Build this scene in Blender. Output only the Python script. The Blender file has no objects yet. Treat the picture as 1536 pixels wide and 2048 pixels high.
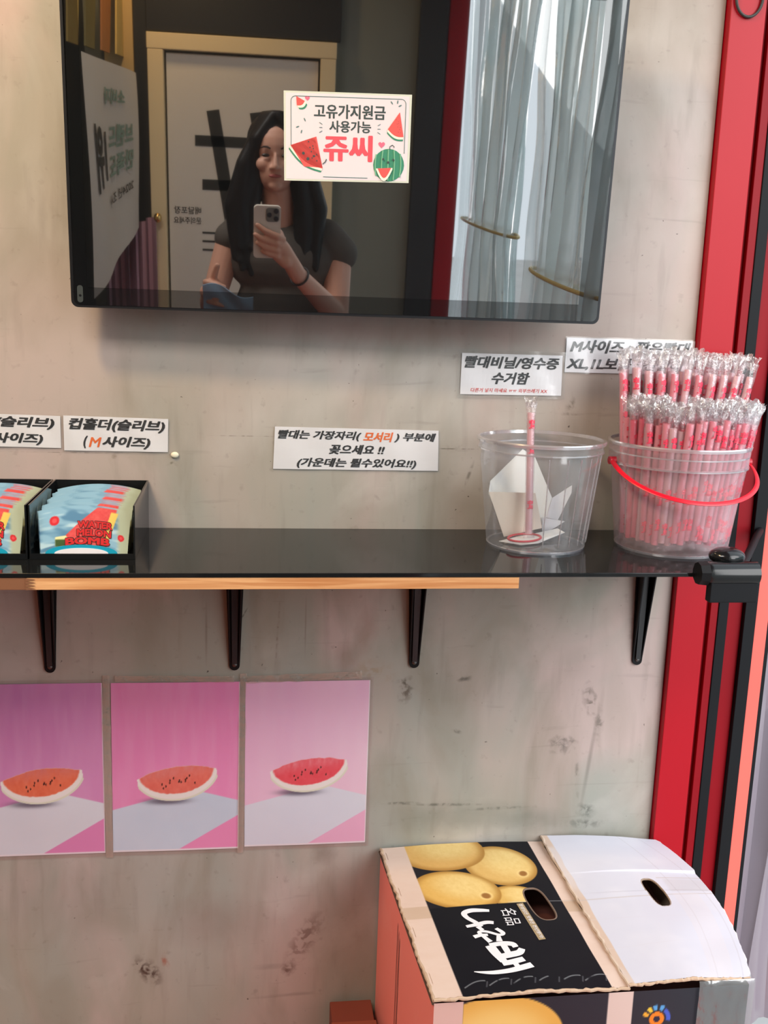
import bpy, bmesh, math, random
import numpy as np
from mathutils import Vector, Matrix, noise
random.seed(7)
sc = bpy.context.scene
C = sc.collection
PI = math.pi

# ------------------------------------------------------------------ camera
F, YAW, PITCH, ROLL = 2057.6, 0.137413, 0.199821, -0.034648
CAM = Vector((0, -1.61142, 1.40))
cy, sy, cp, sp, cr, sr = (math.cos(YAW), math.sin(YAW), math.cos(PITCH), math.sin(PITCH), math.cos(ROLL), math.sin(ROLL))
fw = Vector((sy*cp, cy*cp, -sp)); r0 = Vector((cy, -sy, 0)); d0 = fw.cross(r0)
rr = cr*r0 + sr*d0; dd = -sr*r0 + cr*d0
cam_d = bpy.data.cameras.new('camera'); cam = bpy.data.objects.new('camera', cam_d); C.objects.link(cam)
cam.matrix_world = Matrix(((rr.x, -dd.x, -fw.x, CAM.x), (rr.y, -dd.y, -fw.y, CAM.y), (rr.z, -dd.z, -fw.z, CAM.z), (0, 0, 0, 1)))
cam_d.sensor_fit = 'HORIZONTAL'; cam_d.sensor_width = 36; cam_d.lens = 36*F/1536
cam_d.clip_start = .004; cam_d.clip_end = 200
sc.camera = cam

# ------------------------------------------------------------------ light
w = bpy.data.worlds.new('sky'); sc.world = w; w.use_nodes = True
bg = w.node_tree.nodes['Background']; bg.inputs[0].default_value = (.84, .93, 1, 1); bg.inputs[1].default_value = 1.9
def area(name, loc, target, size, power, col, sy_=None):
    l = bpy.data.lights.new(name, 'AREA'); l.energy = power; l.color = col; l.size = size
    if sy_: l.shape = 'RECTANGLE'; l.size_y = sy_
    o = bpy.data.objects.new(name, l); C.objects.link(o); o.location = loc
    o.rotation_euler = (Vector(target)-Vector(loc)).to_track_quat('-Z', 'Y').to_euler(); return o
area('added_ceiling_fill', (-.75, -1.55, 2.56), (-.72, -1.1, 0), 1.1, 38, (1, .93, .86), .6)  # unseen area lamp added as fill for the left of the wall
sun_d = bpy.data.lights.new('hazy_sun', 'SUN'); sun_d.energy = 3.4; sun_d.angle = math.radians(55); sun_d.color = (1, .97, .95)
sun = bpy.data.objects.new('hazy_sun', sun_d); C.objects.link(sun); sun.rotation_euler = Vector((-.55, .80, -.36)).to_track_quat('-Z', 'Y').to_euler()
area('warm_ceiling_spot', (-.62, -.85, 2.5), (-.62, 0, 1.75), .16, 15, (1, .70, .36))
area('warm_back_spot', (-.45, -2.7, 2.5), (-.35, -3.1, 1.9), .16, 6, (1, .66, .30))
sc.view_settings.view_transform = 'Standard'; sc.view_settings.look = 'None'
sc.view_settings.exposure = 0.16; sc.view_settings.gamma = 1; sc.view_settings.use_curve_mapping = False
sc.cycles.max_bounces = 14; sc.cycles.transparent_max_bounces = 40; sc.cycles.glossy_bounces = 6
sc.cycles.transmission_bounces = 10; sc.cycles.caustics_reflective = False; sc.cycles.caustics_refractive = False
sc.cycles.sample_clamp_indirect = 6

# ------------------------------------------------------------------ helpers
def lin(*c):
    return tuple(((v/255)/12.92 if v/255 <= .04045 else ((v/255+.055)/1.055)**2.4) for v in c)
def mat(name, col=(.5, .5, .5), rough=.6, metal=0, spec=.5, **k):
    m = bpy.data.materials.new(name); m.use_nodes = True; b = m.node_tree.nodes['Principled BSDF']
    b.inputs['Base Color'].default_value = (*col, 1); b.inputs['Roughness'].default_value = rough
    b.inputs['Metallic'].default_value = metal; b.inputs['Specular IOR Level'].default_value = spec
    for a, v in k.items():
        i = b.inputs[a.replace('_', ' ')]; i.default_value = v
    return m
def nodes(m): return m.node_tree.nodes, m.node_tree.links, m.node_tree.nodes['Principled BSDF']
def varied(m, scale=8, amt=.15, stretch=(1, 1, 1), bump=0, detail=6):
    """noise mottling of a material's own colour, plus optional bump"""
    n, l, b = nodes(m); tc = n.new('ShaderNodeTexCoord'); mp = n.new('ShaderNodeMapping'); mp.inputs['Scale'].default_value = stretch
    ns = n.new('ShaderNodeTexNoise'); ns.inputs['Scale'].default_value = scale; ns.inputs['Detail'].default_value = detail
    l.new(tc.outputs['Object'], mp.inputs[0]); l.new(mp.outputs[0], ns.inputs[0])
    c = b.inputs['Base Color'].default_value[:3]
    mx = n.new('ShaderNodeMix'); mx.data_type = 'RGBA'
    mx.inputs[6].default_value = (*[v*(1-amt) for v in c], 1); mx.inputs[7].default_value = (*[min(1, v*(1+amt)) for v in c], 1)
    l.new(ns.outputs[0], mx.inputs[0]); l.new(mx.outputs[2], b.inputs['Base Color'])
    if bump:
        bp = n.new('ShaderNodeBump'); bp.inputs['Strength'].default_value = bump; bp.inputs['Distance'].default_value = .002
        l.new(ns.outputs[0], bp.inputs['Height']); l.new(bp.outputs[0], b.inputs['Normal'])
    return m
def film(name, col, clear, rough=.08, white=.15, bump=0, bscale=60, gmax=.75):
    """thin plastic: part see-through, part glossy, part scattering"""
    m = bpy.data.materials.new(name); m.use_nodes = True; n, l = m.node_tree.nodes, m.node_tree.links; n.clear()
    out = n.new('ShaderNodeOutputMaterial'); tr = n.new('ShaderNodeBsdfTransparent'); tr.inputs[0].default_value = (*[.5+.5*v for v in col], 1)
    gl = n.new('ShaderNodeBsdfGlossy'); gl.inputs['Roughness'].default_value = rough; gl.inputs[0].default_value = (.95, .95, .95, 1)
    df = n.new('ShaderNodeBsdfDiffuse'); df.inputs[0].default_value = (*col, 1); tl = n.new('ShaderNodeBsdfTranslucent'); tl.inputs[0].default_value = (*col, 1)
    ms = n.new('ShaderNodeMixShader'); ms.inputs[0].default_value = .5; l.new(df.outputs[0], ms.inputs[1]); l.new(tl.outputs[0], ms.inputs[2])
    m1 = n.new('ShaderNodeMixShader'); m1.inputs[0].default_value = white; l.new(tr.outputs[0], m1.inputs[1]); l.new(ms.outputs[0], m1.inputs[2])
    lw = n.new('ShaderNodeLayerWeight'); lw.inputs[0].default_value = .35
    mr = n.new('ShaderNodeMapRange'); mr.inputs[3].default_value = (1-clear)*.35; mr.inputs[4].default_value = min(1, (1-clear)*.35+gmax)
    l.new(lw.outputs['Facing'], mr.inputs[0])
    m2 = n.new('ShaderNodeMixShader'); l.new(mr.outputs[0], m2.inputs[0]); l.new(m1.outputs[0], m2.inputs[1]); l.new(gl.outputs[0], m2.inputs[2])
    if bump:
        tc = n.new('ShaderNodeTexCoord'); ns = n.new('ShaderNodeTexNoise'); ns.inputs['Scale'].default_value = bscale; ns.inputs['Detail'].default_value = 3
        bp = n.new('ShaderNodeBump'); bp.inputs['Strength'].default_value = bump; bp.inputs['Distance'].default_value = .004
        l.new(tc.outputs['Object'], ns.inputs[0]); l.new(ns.outputs[0], bp.inputs['Height']); l.new(bp.outputs[0], gl.inputs['Normal']); l.new(bp.outputs[0], lw.inputs['Normal'])
    l.new(m2.outputs[0], out.inputs[0]); return m

def link(name, me, m=None, parent=None, loc=None):
    o = bpy.data.objects.new(name, me); C.objects.link(o)
    if m is not None and me is not None and not me.materials: me.materials.append(m)
    if parent: o.parent = parent
    if loc is not None: o.location = loc
    return o
def tag(o, label=None, cat=None, group=None, kind=None):
    if label: o['label'] = label
    if cat: o['category'] = cat
    if group: o['group'] = group
    if kind: o['kind'] = kind
    return o
def empty(name, loc=(0, 0, 0), rot=(0, 0, 0)):
    o = bpy.data.objects.new(name, None); C.objects.link(o); o.location = loc; o.rotation_euler = rot; o.empty_display_size = .02; return o
class MB:
    def __init__(s): s.bm = bmesh.new()
    def box(s, x0, x1, y0, y1, z0, z1, bev=0, M=None):
        b = bmesh.new(); bmesh.ops.create_cube(b, size=1)
        bmesh.ops.scale(b, vec=(x1-x0, y1-y0, z1-z0), verts=b.verts); bmesh.ops.translate(b, vec=((x0+x1)/2, (y0+y1)/2, (z0+z1)/2), verts=b.verts)
        if bev: bmesh.ops.bevel(b, geom=b.edges[:], offset=bev, segments=3, profile=.6, affect='EDGES')
        return s.add(b, M)
    def add(s, b, M=None):
        if M is not None: bmesh.ops.transform(b, matrix=M, verts=b.verts)
        me = bpy.data.meshes.new('t'); b.to_mesh(me); b.free(); s.bm.from_mesh(me); bpy.data.meshes.remove(me); return s
    def tube(s, pts, r, n=10, closed=False, flat=None):
        pts = [Vector(p) for p in pts]; rs = r if isinstance(r, (list, tuple)) else [r]*len(pts)
        rings = []; N = len(pts); prev = None
        for i, p in enumerate(pts):
            a = pts[(i-1) % N] if (closed or i > 0) else p; b = pts[(i+1) % N] if (closed or i < N-1) else p
            t = (b-a).normalized()
            if prev is None:
                u = t.orthogonal().normalized()
                if flat: u = (Vector(flat)-t*t.dot(Vector(flat))).normalized()
            else: u = (prev-t*t.dot(prev)).normalized()
            prev = u; v = t.cross(u)
            fx = 1.0
            rings.append([s.bm.verts.new(p+rs[i]*(math.cos(k*2*PI/n)*u*(1 if not flat else .35)+math.sin(k*2*PI/n)*v)) for k in range(n)])
        for i in range(N if closed else N-1):
            A, B = rings[i], rings[(i+1) % N]
            for k in range(n): s.bm.faces.new((A[k], A[(k+1) % n], B[(k+1) % n], B[k]))
        if not closed:
            s.bm.faces.new(rings[0][::-1]); s.bm.faces.new(rings[-1])
        return s
    def lathe(s, prof, n=64, c=(0, 0, 0), closed=False):
        rings = [[s.bm.verts.new((c[0]+r*math.cos(k*2*PI/n), c[1]+r*math.sin(k*2*PI/n), c[2]+z)) for k in range(n)] if r > 1e-6 else [s.bm.verts.new((c[0], c[1], c[2]+z))] for r, z in prof]
        L = len(rings)
        for i in range(L if closed else L-1):
            A, B = rings[i], rings[(i+1) % L]
            for k in range(n):
                a, b_, c_, d = A[k % len(A)], A[(k+1) % n % len(A)], B[(k+1) % n % len(B)], B[k % len(B)]
                f = [a, b_, c_, d]; g = []
                for v in f:
                    if v not in g: g.append(v)
                if len(g) > 2: s.bm.faces.new(g)
        return s
    def ell(s, c, r, M=None, n=24):
        b = bmesh.new(); bmesh.ops.create_uvsphere(b, u_segments=n, v_segments=n//2, radius=1); bmesh.ops.scale(b, vec=r, verts=b.verts)
        if M is not None: bmesh.ops.transform(b, matrix=M, verts=b.verts)
        bmesh.ops.translate(b, vec=c, verts=b.verts); return s.add(b)
    def caps(s, a, b, ra, rb, n=16):
        a, b = Vector(a), Vector(b); t = (b-a); L = t.length; t.normalize(); P, R_ = [], []
        for k in range(6):
            th = PI/2*k/5; P.append(a-t*ra*math.cos(th)); R_.append(max(ra*math.sin(th), ra*.04))
        for k in range(6):
            th = PI/2*k/5; P.append(b+t*rb*math.sin(th)); R_.append(max(rb*math.cos(th), rb*.04))
        return s.tube(P, R_, n)
    def poly(s, pts, thick=None, nrm=(0, -1, 0)):
        vs = [s.bm.verts.new(p) for p in pts]; f = s.bm.faces.new(vs)
        if thick:
            e = bmesh.ops.extrude_face_region(s.bm, geom=[f]); nv = [v for v in e['geom'] if isinstance(v, bmesh.types.BMVert)]
            bmesh.ops.translate(s.bm, vec=Vector(nrm)*thick, verts=nv)
        return s
    def build(s, name, m=None, parent=None, smooth=False, loc=None):
        bmesh.ops.recalc_face_normals(s.bm, faces=s.bm.faces)
        me = bpy.data.meshes.new(name); s.bm.to_mesh(me); s.bm.free()
        if smooth:
            me.polygons.foreach_set('use_smooth', [True]*len(me.polygons))
            try: me.set_sharp_from_angle(angle=math.radians(40))
            except Exception: pass
        return link(name, me, m, parent, loc)
def remeshed(mb, name, m, parent, voxel, smooth=4):
    """union of overlapping rounded forms grown into one continuous surface"""
    o = mb.build(name, m, parent)
    a = o.modifiers.new('r', 'REMESH'); a.mode = 'VOXEL'; a.voxel_size = voxel; a.use_smooth_shade = True
    b = o.modifiers.new('s', 'SMOOTH'); b.iterations = smooth; b.factor = .5
    bpy.context.view_layer.update()
    me = bpy.data.meshes.new_from_object(o.evaluated_get(bpy.context.evaluated_depsgraph_get()))
    o.modifiers.clear(); o.data = me
    if not me.materials: me.materials.append(m)
    me.polygons.foreach_set('use_smooth', [True]*len(me.polygons)); return o
_tc = {}
def text_mesh(body, shear=0, bold=0, spacing=1, condense=1):
    key = (body, shear, bold, spacing)
    if key not in _tc:
        cu = bpy.data.curves.new('t', 'FONT'); cu.body = body; cu.shear = shear; cu.offset = bold; cu.space_character = spacing; cu.resolution_u = 2
        o = bpy.data.objects.new('t', cu); C.objects.link(o); bpy.context.view_layer.update()
        me = bpy.data.meshes.new_from_object(o.evaluated_get(bpy.context.evaluated_depsgraph_get()))
        bpy.data.objects.remove(o); co = np.empty(len(me.vertices)*3); me.vertices.foreach_get('co', co); _tc[key] = (me, co.reshape(-1, 3))
    return _tc[key]
def text(body, u0, v0, u1, v1, mapf, m, parent, name='lettering', label=None, **k):
    """lettering laid into the rectangle (u0,v0)-(u1,v1) of a surface given by mapf(u, v) -> xyz"""
    bw_ = max(0, k.pop('bold', 0)); k = {a: b for a, b in k.items() if a in ('shear', 'spacing')}; src, co = text_mesh(body, **k); mn, mx = co.min(0), co.max(0)
    fs = [tuple(p.vertices) for p in src.polygons]; n0 = len(co); V_, F_ = [], []
    offs = [(0, 0)] if not bw_ else [(a*bw_*1.6, b*bw_) for a, b in ((0, 0), (1, 0), (-1, 0), (.7, 1), (-.7, 1), (.7, -1), (-.7, -1))]
    mn = mn-(bw_*1.6, bw_, 0); mx = mx+(bw_*1.6, bw_, 0)
    P0, Pu, Pv = (Vector(mapf(u0+(u1-u0)*a, v0+(v1-v0)*b)) for a, b in ((.5, .5), (.52, .5), (.5, .52))); nrm = (Pu-P0).cross(Pv-P0).normalized()*1.3e-5
    for j, (a_, b_) in enumerate(offs):
        q = (co+(a_, b_, 0)-mn)/np.maximum(mx-mn, 1e-6)
        V_ += [tuple(Vector(mapf(u0+(u1-u0)*a, v0+(v1-v0)*b))+nrm*j) for a, b, _ in q]; F_ += [tuple(v+j*n0 for v in f) for f in fs]
    me = bpy.data.meshes.new(name); me.from_pydata(V_, [], F_)
    o = link(name, me, m, parent)
    if label: o['label'] = label
    return o
def print_sheet(name, mapf, nu, nv, colf, m, parent, keep=None):
    """a printed surface: fine grid whose point colours carry the printed picture"""
    U, V = np.meshgrid(np.linspace(0, 1, nu), np.linspace(0, 1, nv)); U, V = U.ravel(), V.ravel()
    co = np.array([tuple(mapf(a, b)) for a, b in zip(U, V)])
    i = np.arange((nu-1)*(nv-1)); r, c_ = i//(nu-1), i % (nu-1); a = r*nu+c_
    f = np.stack([a, a+1, a+nu+1, a+nu], 1)
    if keep is not None:
        uc = (c_+.5)/(nu-1); vc = (r+.5)/(nv-1); f = f[keep(uc, vc)]
    me = bpy.data.meshes.new(name); me.from_pydata(co.tolist(), [], f.tolist()); 
    col = np.ones((len(U), 4)); col[:, :3] = np.clip(colf(U, V), 0, 1)**2.2
    at = me.color_attributes.new('Print', 'FLOAT_COLOR', 'POINT'); at.data.foreach_set('color', col.ravel())
    me.polygons.foreach_set('use_smooth', [True]*len(me.polygons))
    return link(name, me, m, parent)
def print_mat(name, rough=.35, spec=.5):
    m = mat(name, rough=rough, spec=spec); n, l, b = nodes(m); a = n.new('ShaderNodeVertexColor'); a.layer_name = 'Print'; l.new(a.outputs[0], b.inputs['Base Color']); return m
def blend(c, mask, col): 
    mask = np.clip(mask, 0, 1)[:, None]; return c*(1-mask)+np.array(col)/255*mask if np.ndim(col) == 1 else c*(1-mask)+col*mask
def sst(a, b, x): t = np.clip((x-a)/(b-a), 0, 1); return t*t*(3-2*t)
_rs = np.random.RandomState(3); _g = _rs.rand(64, 64)
def vnoise(x, y):
    xi, yi = np.floor(x).astype(int), np.floor(y).astype(int); fx, fy = x-xi, y-yi; fx = fx*fx*(3-2*fx); fy = fy*fy*(3-2*fy)
    g = lambda a, b: _g[a % 64, b % 64]
    return (g(xi, yi)*(1-fx)+g(xi+1, yi)*fx)*(1-fy)+(g(xi, yi+1)*(1-fx)+g(xi+1, yi+1)*fx)*fy
def fbm(x, y): return .5*vnoise(x, y)+.3*vnoise(2.1*x+5, 2.1*y+9)+.2*vnoise(4.3*x+1, 4.3*y+3)

# ------------------------------------------------------------------ materials
m_black = mat('black_powder_coat', (.006, .006, .007), .42, spec=.18)
m_gloss = mat('black_acrylic', (.009, .010, .011), .06, spec=.25)
m_red = varied(mat('red_paint', lin(166, 4, 26), .42, spec=.28), 3, .10)
m_dred = varied(mat('dark_red_paint', lin(134, 3, 20), .5, spec=.2), 3, .1)
m_sunlit_red = mat('sunlit_red_paint', lin(255, 104, 92), .5)  # red frame edge coloured lighter to stand for sunlight on it
m_gasket = mat('rubber_gasket', (.005, .006, .008), .6, spec=.2)
m_paper = mat('white_paper', lin(238, 236, 240), .45)
m_ink = mat('black_ink', lin(34, 36, 40), .5)
m_orange = mat('orange_ink', lin(238, 112, 48), .5)
m_redink = mat('red_ink', lin(222, 52, 44), .5)
m_juicy = mat('rose_red_ink', lin(232, 84, 98), .5)
m_lam = film('laminate_film', (.95, .96, .95), .97, .10, .03, .12, 25)
m_kraft = varied(mat('kraft_board', lin(206, 180, 156), .8), 30, .07, bump=.1)
m_white = mat('white_plastic', (.8, .8, .8), .4)
m_print = print_mat('printed_card', .42)
m_gprint = print_mat('glossy_print', .22)

# ------------------------------------------------------------------ the room
def wall_material(name, marks=True):
    m = mat(name, rough=.62, spec=.3); n, l, b = nodes(m)
    tc = n.new('ShaderNodeTexCoord'); co = tc.outputs['Object']
    def nz(scale, stretch=(1, 1, 1), det=6, dist=0, off=(0, 0, 0)):
        mp = n.new('ShaderNodeMapping'); mp.inputs['Scale'].default_value = stretch; mp.inputs['Location'].default_value = off; l.new(co, mp.inputs[0])
        t = n.new('ShaderNodeTexNoise'); t.inputs['Scale'].default_value = scale; t.inputs['Detail'].default_value = det; t.inputs['Distortion'].default_value = dist
        l.new(mp.outputs[0], t.inputs[0]); return t.outputs[0]
    def rng(s, a, b_, c=0., d=1.):
        r = n.new('ShaderNodeMapRange'); r.inputs[1].default_value = a; r.inputs[2].default_value = b_; r.inputs[3].default_value = c; r.inputs[4].default_value = d; l.new(s, r.inputs[0]); return r.outputs[0]
    def mix(f, a, b_):
        x = n.new('ShaderNodeMix'); x.data_type = 'RGBA'
        if isinstance(f, float): x.inputs[0].default_value = f
        else: l.new(f, x.inputs[0])
        for i, v in ((6, a), (7, b_)):
            if isinstance(v, tuple): x.inputs[i].default_value = (*v, 1)
            else: l.new(v, x.inputs[i])
        return x.outputs[2]
    base = mix(rng(nz(1.7, det=4), .40, .60), lin(170, 165, 152), lin(194, 178, 171))
    base = mix(rng(nz(2.6, (1.8, 1, .55), 5, .6, (3, 1, 2)), .44, .64, 0, .8), base, lin(164, 168, 160))
    base = mix(rng(nz(3.3, (1.2, 1, .6), 5, .8, (7, 4, 9)), .50, .68, 0, .75), base, lin(206, 182, 178))
    base = mix(rng(nz(4.5, (1.4, 1, .5), 8, 1.2, (1, 8, 5)), .5, .72, 0, .6), base, lin(146, 138, 122))
    base = mix(rng(nz(3.5, (1, 1, .8), 8, .9, (9, 3, 1)), .52, .72, 0, .65), base, lin(212, 206, 200))
    base = mix(rng(nz(16, (2.6, 1, .35), 6, .2, (2, 2, 2)), .56, .85, 0, .35), base, lin(120, 112, 100))
    base = mix(rng(nz(60, det=8), .62, .8, 0, .35), base, lin(112, 104, 94))
    base = mix(rng(nz(26, (.25, 1, 2.6), 7, .4, (5, 5, 5)), .64, .8, 0, .3), base, lin(110, 104, 96))
    spk = rng(nz(110, det=2, off=(4, 4, 1)), .735, .765, 0, .8)
    base = mix(spk, base, lin(70, 62, 56))
    if marks:
        # dirt, scuffs, glue, pinkish patches below the shelf, painted glow under the television: (x, z, rx, rz, angle, strength, colour)
        D = [(-.16, .262, .03, .016, .9, .8, (86, 58, 48)), (-.13, .28, .014, .006, 1.2, .7, (190, 120, 100)), (.545, .66, .022, .014, .2, .7, (112, 104, 98)), (.56, .672, .02, .006, .3, .5, (90, 86, 80)),
             (.592, .745, .012, .03, -.2, .6, (104, 96, 84)), (.612, .70, .008, .03, 0, .5, (110, 102, 92)), (.27, .765, .011, .022, .3, .7, (112, 98, 84)), (.268, .777, .02, .006, .2, .6, (96, 88, 76)),
             (.37, .785, .012, .005, 0, .6, (86, 82, 74)), (.215, .80, .035, .02, .1, .45, (196, 172, 140)), (.17, .825, .02, .03, 0, .35, (150, 110, 84)), (.20, .87, .018, .04, .2, .3, (164, 116, 90)),
             (.35, .555, .06, .003, .03, .6, (96, 96, 88)), (.44, .545, .05, .003, -.02, .55, (96, 98, 90)), (.27, .56, .03, .003, 0, .55, (80, 80, 72)), (.5, .52, .07, .022, 0, .35, (120, 130, 120)), (.38, .53, .12, .03, 0, .4, (122, 130, 118)),
             (.60, .535, .018, .012, .4, .6, (88, 92, 84)), (.60, .51, .03, .01, 0, .6, (96, 98, 90)), (-.06, .868, .0022, .05, 0, .4, (120, 96, 90)), (.055, .87, .002, .05, .05, .45, (126, 92, 88)), (.10, .88, .0015, .05, 0, .35, (126, 92, 88)),
             (.0, .90, .0014, .012, .5, .6, (80, 64, 58)), (-.2, .5, .01, .003, 0, .8, (80, 78, 72)), (.14, .47, .02, .02, .5, .4, (120, 96, 86)), (.11, .31, .02, .06, .5, .5, (110, 66, 54)), (.08, .25, .012, .012, 0, .6, (104, 62, 50)), (-.05, .35, .09, .05, 0, .3, (150, 112, 100)),
             (.395, 1.12, .004, .012, .5, .7, (92, 88, 80)), (.36, 1.135, .003, .02, .3, .5, (110, 104, 92)), (.335, 1.135, .006, .004, 0, .5, (110, 104, 90)), (.52, 1.25, .006, .012, .4, .5, (120, 110, 94)), (.52, 1.235, .02, .003, 0, .45, (120, 110, 98)),
             (-.20, 1.155, .004, .004, 0, .7, (120, 110, 84)), (-.115, 1.145, .008, .002, -.5, .6, (118, 110, 92)), (.12, 1.2, .02, .0012, 0, .5, (92, 86, 78)), (.33, 1.175, .05, .0009, 0, .7, (120, 110, 98)), (.0, 1.19, .05, .0008, 0, .6, (120, 112, 100)), (-.26, 1.16, .1, .0008, 0, .5, (118, 112, 98)),
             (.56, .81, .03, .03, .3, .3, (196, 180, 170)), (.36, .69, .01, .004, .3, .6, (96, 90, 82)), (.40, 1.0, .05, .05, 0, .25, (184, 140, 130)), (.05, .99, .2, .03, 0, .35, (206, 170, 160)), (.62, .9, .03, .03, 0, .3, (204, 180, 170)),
             (.24, 1.36, .3, .022, 0, .36, (204, 146, 136)), (-.14, 1.37, .05, .02, 0, .3, (170, 130, 106)), (.60, .63, .004, .09, .1, .4, (104, 98, 88)), (.58, .60, .004, .04, -.1, .45, (110, 104, 92))]  # starts with the pinkish glow under the television, painted as wall colour
        wn = n.new('ShaderNodeTexNoise'); wn.inputs['Scale'].default_value = 45; wn.inputs['Detail'].default_value = 5; l.new(co, wn.inputs[0])
        ws = n.new('ShaderNodeVectorMath'); ws.operation = 'MULTIPLY_ADD'; ws.inputs[1].default_value = (.022, 0, .022); l.new(wn.outputs[1], ws.inputs[0]); l.new(co, ws.inputs[2])
        scr = rng(nz(75, det=7, dist=.5, off=(2, 7, 3)), .44, .58, .12, 1)
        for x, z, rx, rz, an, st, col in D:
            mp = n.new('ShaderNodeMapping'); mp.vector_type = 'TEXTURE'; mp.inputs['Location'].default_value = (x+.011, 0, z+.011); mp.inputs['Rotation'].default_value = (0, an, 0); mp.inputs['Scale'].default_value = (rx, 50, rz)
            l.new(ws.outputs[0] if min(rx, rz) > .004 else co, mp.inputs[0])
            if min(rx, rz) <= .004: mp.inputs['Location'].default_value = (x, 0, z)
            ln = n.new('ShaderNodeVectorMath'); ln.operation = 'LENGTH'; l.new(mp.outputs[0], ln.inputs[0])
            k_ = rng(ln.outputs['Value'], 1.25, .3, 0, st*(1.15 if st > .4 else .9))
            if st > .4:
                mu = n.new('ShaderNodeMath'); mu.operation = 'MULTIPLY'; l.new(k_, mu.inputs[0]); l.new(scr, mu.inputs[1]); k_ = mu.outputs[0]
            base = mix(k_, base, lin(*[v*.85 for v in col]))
    dk = n.new('ShaderNodeMix'); dk.data_type = 'RGBA'; dk.blend_type = 'MULTIPLY'; dk.inputs[0].default_value = 1; dk.inputs[7].default_value = (.79, .79, .785, 1); l.new(base, dk.inputs[6]); l.new(dk.outputs[2], b.inputs['Base Color'])
    bp = n.new('ShaderNodeBump'); bp.inputs['Strength'].default_value = .25; bp.inputs['Distance'].default_value = .003; l.new(nz(14, det=9), bp.inputs['Height']); l.new(bp.outputs[0], b.inputs['Normal'])
    return m
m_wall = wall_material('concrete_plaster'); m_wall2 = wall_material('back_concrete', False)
def struct(name, mb, m, smooth=False): o = mb.build(name, m, smooth=smooth); o['kind'] = 'structure'; return o
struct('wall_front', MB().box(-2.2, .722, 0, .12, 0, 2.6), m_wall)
struct('wall_left', MB().box(-2.3, -2.2, -3.3, .12, 0, 2.6), m_wall2)
struct('wall_back', MB().box(-2.3, .66, -3.3, -3.12, 0, 2.6), varied(mat('grey_green_plaster', lin(128, 132, 122), .7), 3, .2, (1, 1, .4)))
struct('wall_partition', MB().box(-.86, -.78, -3.12, -1.95, 0, 2.6), mat('black_panel', (.012, .012, .014), .45))
struct('ceiling', MB().box(-2.3, .9, -3.3, .12, 2.6, 2.7), mat('ceiling_paint', (.55, .53, .50), .8))
fl = varied(mat('red_brown_bounce_floor', lin(176, 92, 78), .5), 4, .12)  # unseen floor, made red-brown to bounce pink light onto the wall
struct('floor', MB().box(-2.3, .9, -3.3, .12, -.1, 0), fl)
struct('ground_outside', MB().box(.9, 14, -14, 12, -.15, -.04), varied(mat('grey_paving', (.36, .36, .35), .8), 3, .2))

# folded red door leaves and frame where the wall ends
def stile(name, x0, x1, y0, m, parent=None, y1=.06, bev=.0015):
    o = MB().box(x0, x1, y0, y1, 0, 2.35, bev).build(name, m, parent)
    return o
dr = empty('door_1', (.722, 0, 0)); dr['kind'] = 'structure'
def ds(name, x0, x1, y0, m): o = stile(name, x0-.722, x1-.722, y0, m, dr); return o
ds('frame_post', .7235, .780, -.016, m_red)
ds('frame_rebate', .780, .797, .012, m_dred)
ds('frame_rebate', .797, .811, .003, m_dred)
ds('gasket', .811, .829, .001, m_gasket)
ds('leaf_stile', .829, .857, .006, m_dred)
ds('gasket', .857, .8785, -.004, m_gasket)
ds('leaf_edge', .8785, .902, -.002, m_sunlit_red)
ds('gasket', .902, .911, .002, m_gasket)
head = MB().box(0, .2, -3.2, .06, 2.25, 2.5).build('head_rail', m_dred, dr)
pb = MB().box(.668, .75, -3.26, -3.10, 0, 2.6, .004); struct('trim_1', pb, m_red)
struct('trim_2', MB().box(.55, .66, -3.16, -3.08, 0, 2.6, .003), mat('dark_column_paint', (.02, .022, .026), .5))
struct('trim_3', MB().box(-.532, .235, -3.16, -3.075, 1.965, 2.6, .004), mat('dark_beam_paint', (.012, .012, .012), .5))

struct('trim_4', MB().box(-.585, -.531, -3.16, -3.10, 0, 2.6, .003), mat('dark_strip_paint', (.015, .015, .013), .5)); struct('trim_5', MB().box(-.70, -.586, -3.16, -3.09, 1.7, 2.6, .003), mat('warm_lit_column', lin(206, 176, 120), .6))  # tan of the upper column stands for warm light on the wall
# street side seen through the opening
bl = empty('street_building', (13, -6, 0)); tag(bl, 'pale teal low building across the street beyond the gathered curtains', 'building')
MB().box(-.5, 3, -12, 9, 0, 5.4).build('facade', mat('pale_teal_render', lin(206, 228, 226), .7), bl)
gl_m = mat('window_glass', (.20, .30, .33), .1)
for k in range(4):
    f = MB().box(-.56, -.5, -6+k*3.6, -3.8+k*3.6, 1.0, 2.4, .01).build('window', gl_m, bl); MB().box(-.6, -.56, -6.1+k*3.6, -3.7+k*3.6, .9, 1.0).build('sill', m_white, f)
MB().box(-1.3, -.5, -6.5, 8.5, 2.7, 2.95).build('canopy', mat('mint_canopy', lin(150, 196, 190), .6), bl)

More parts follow.
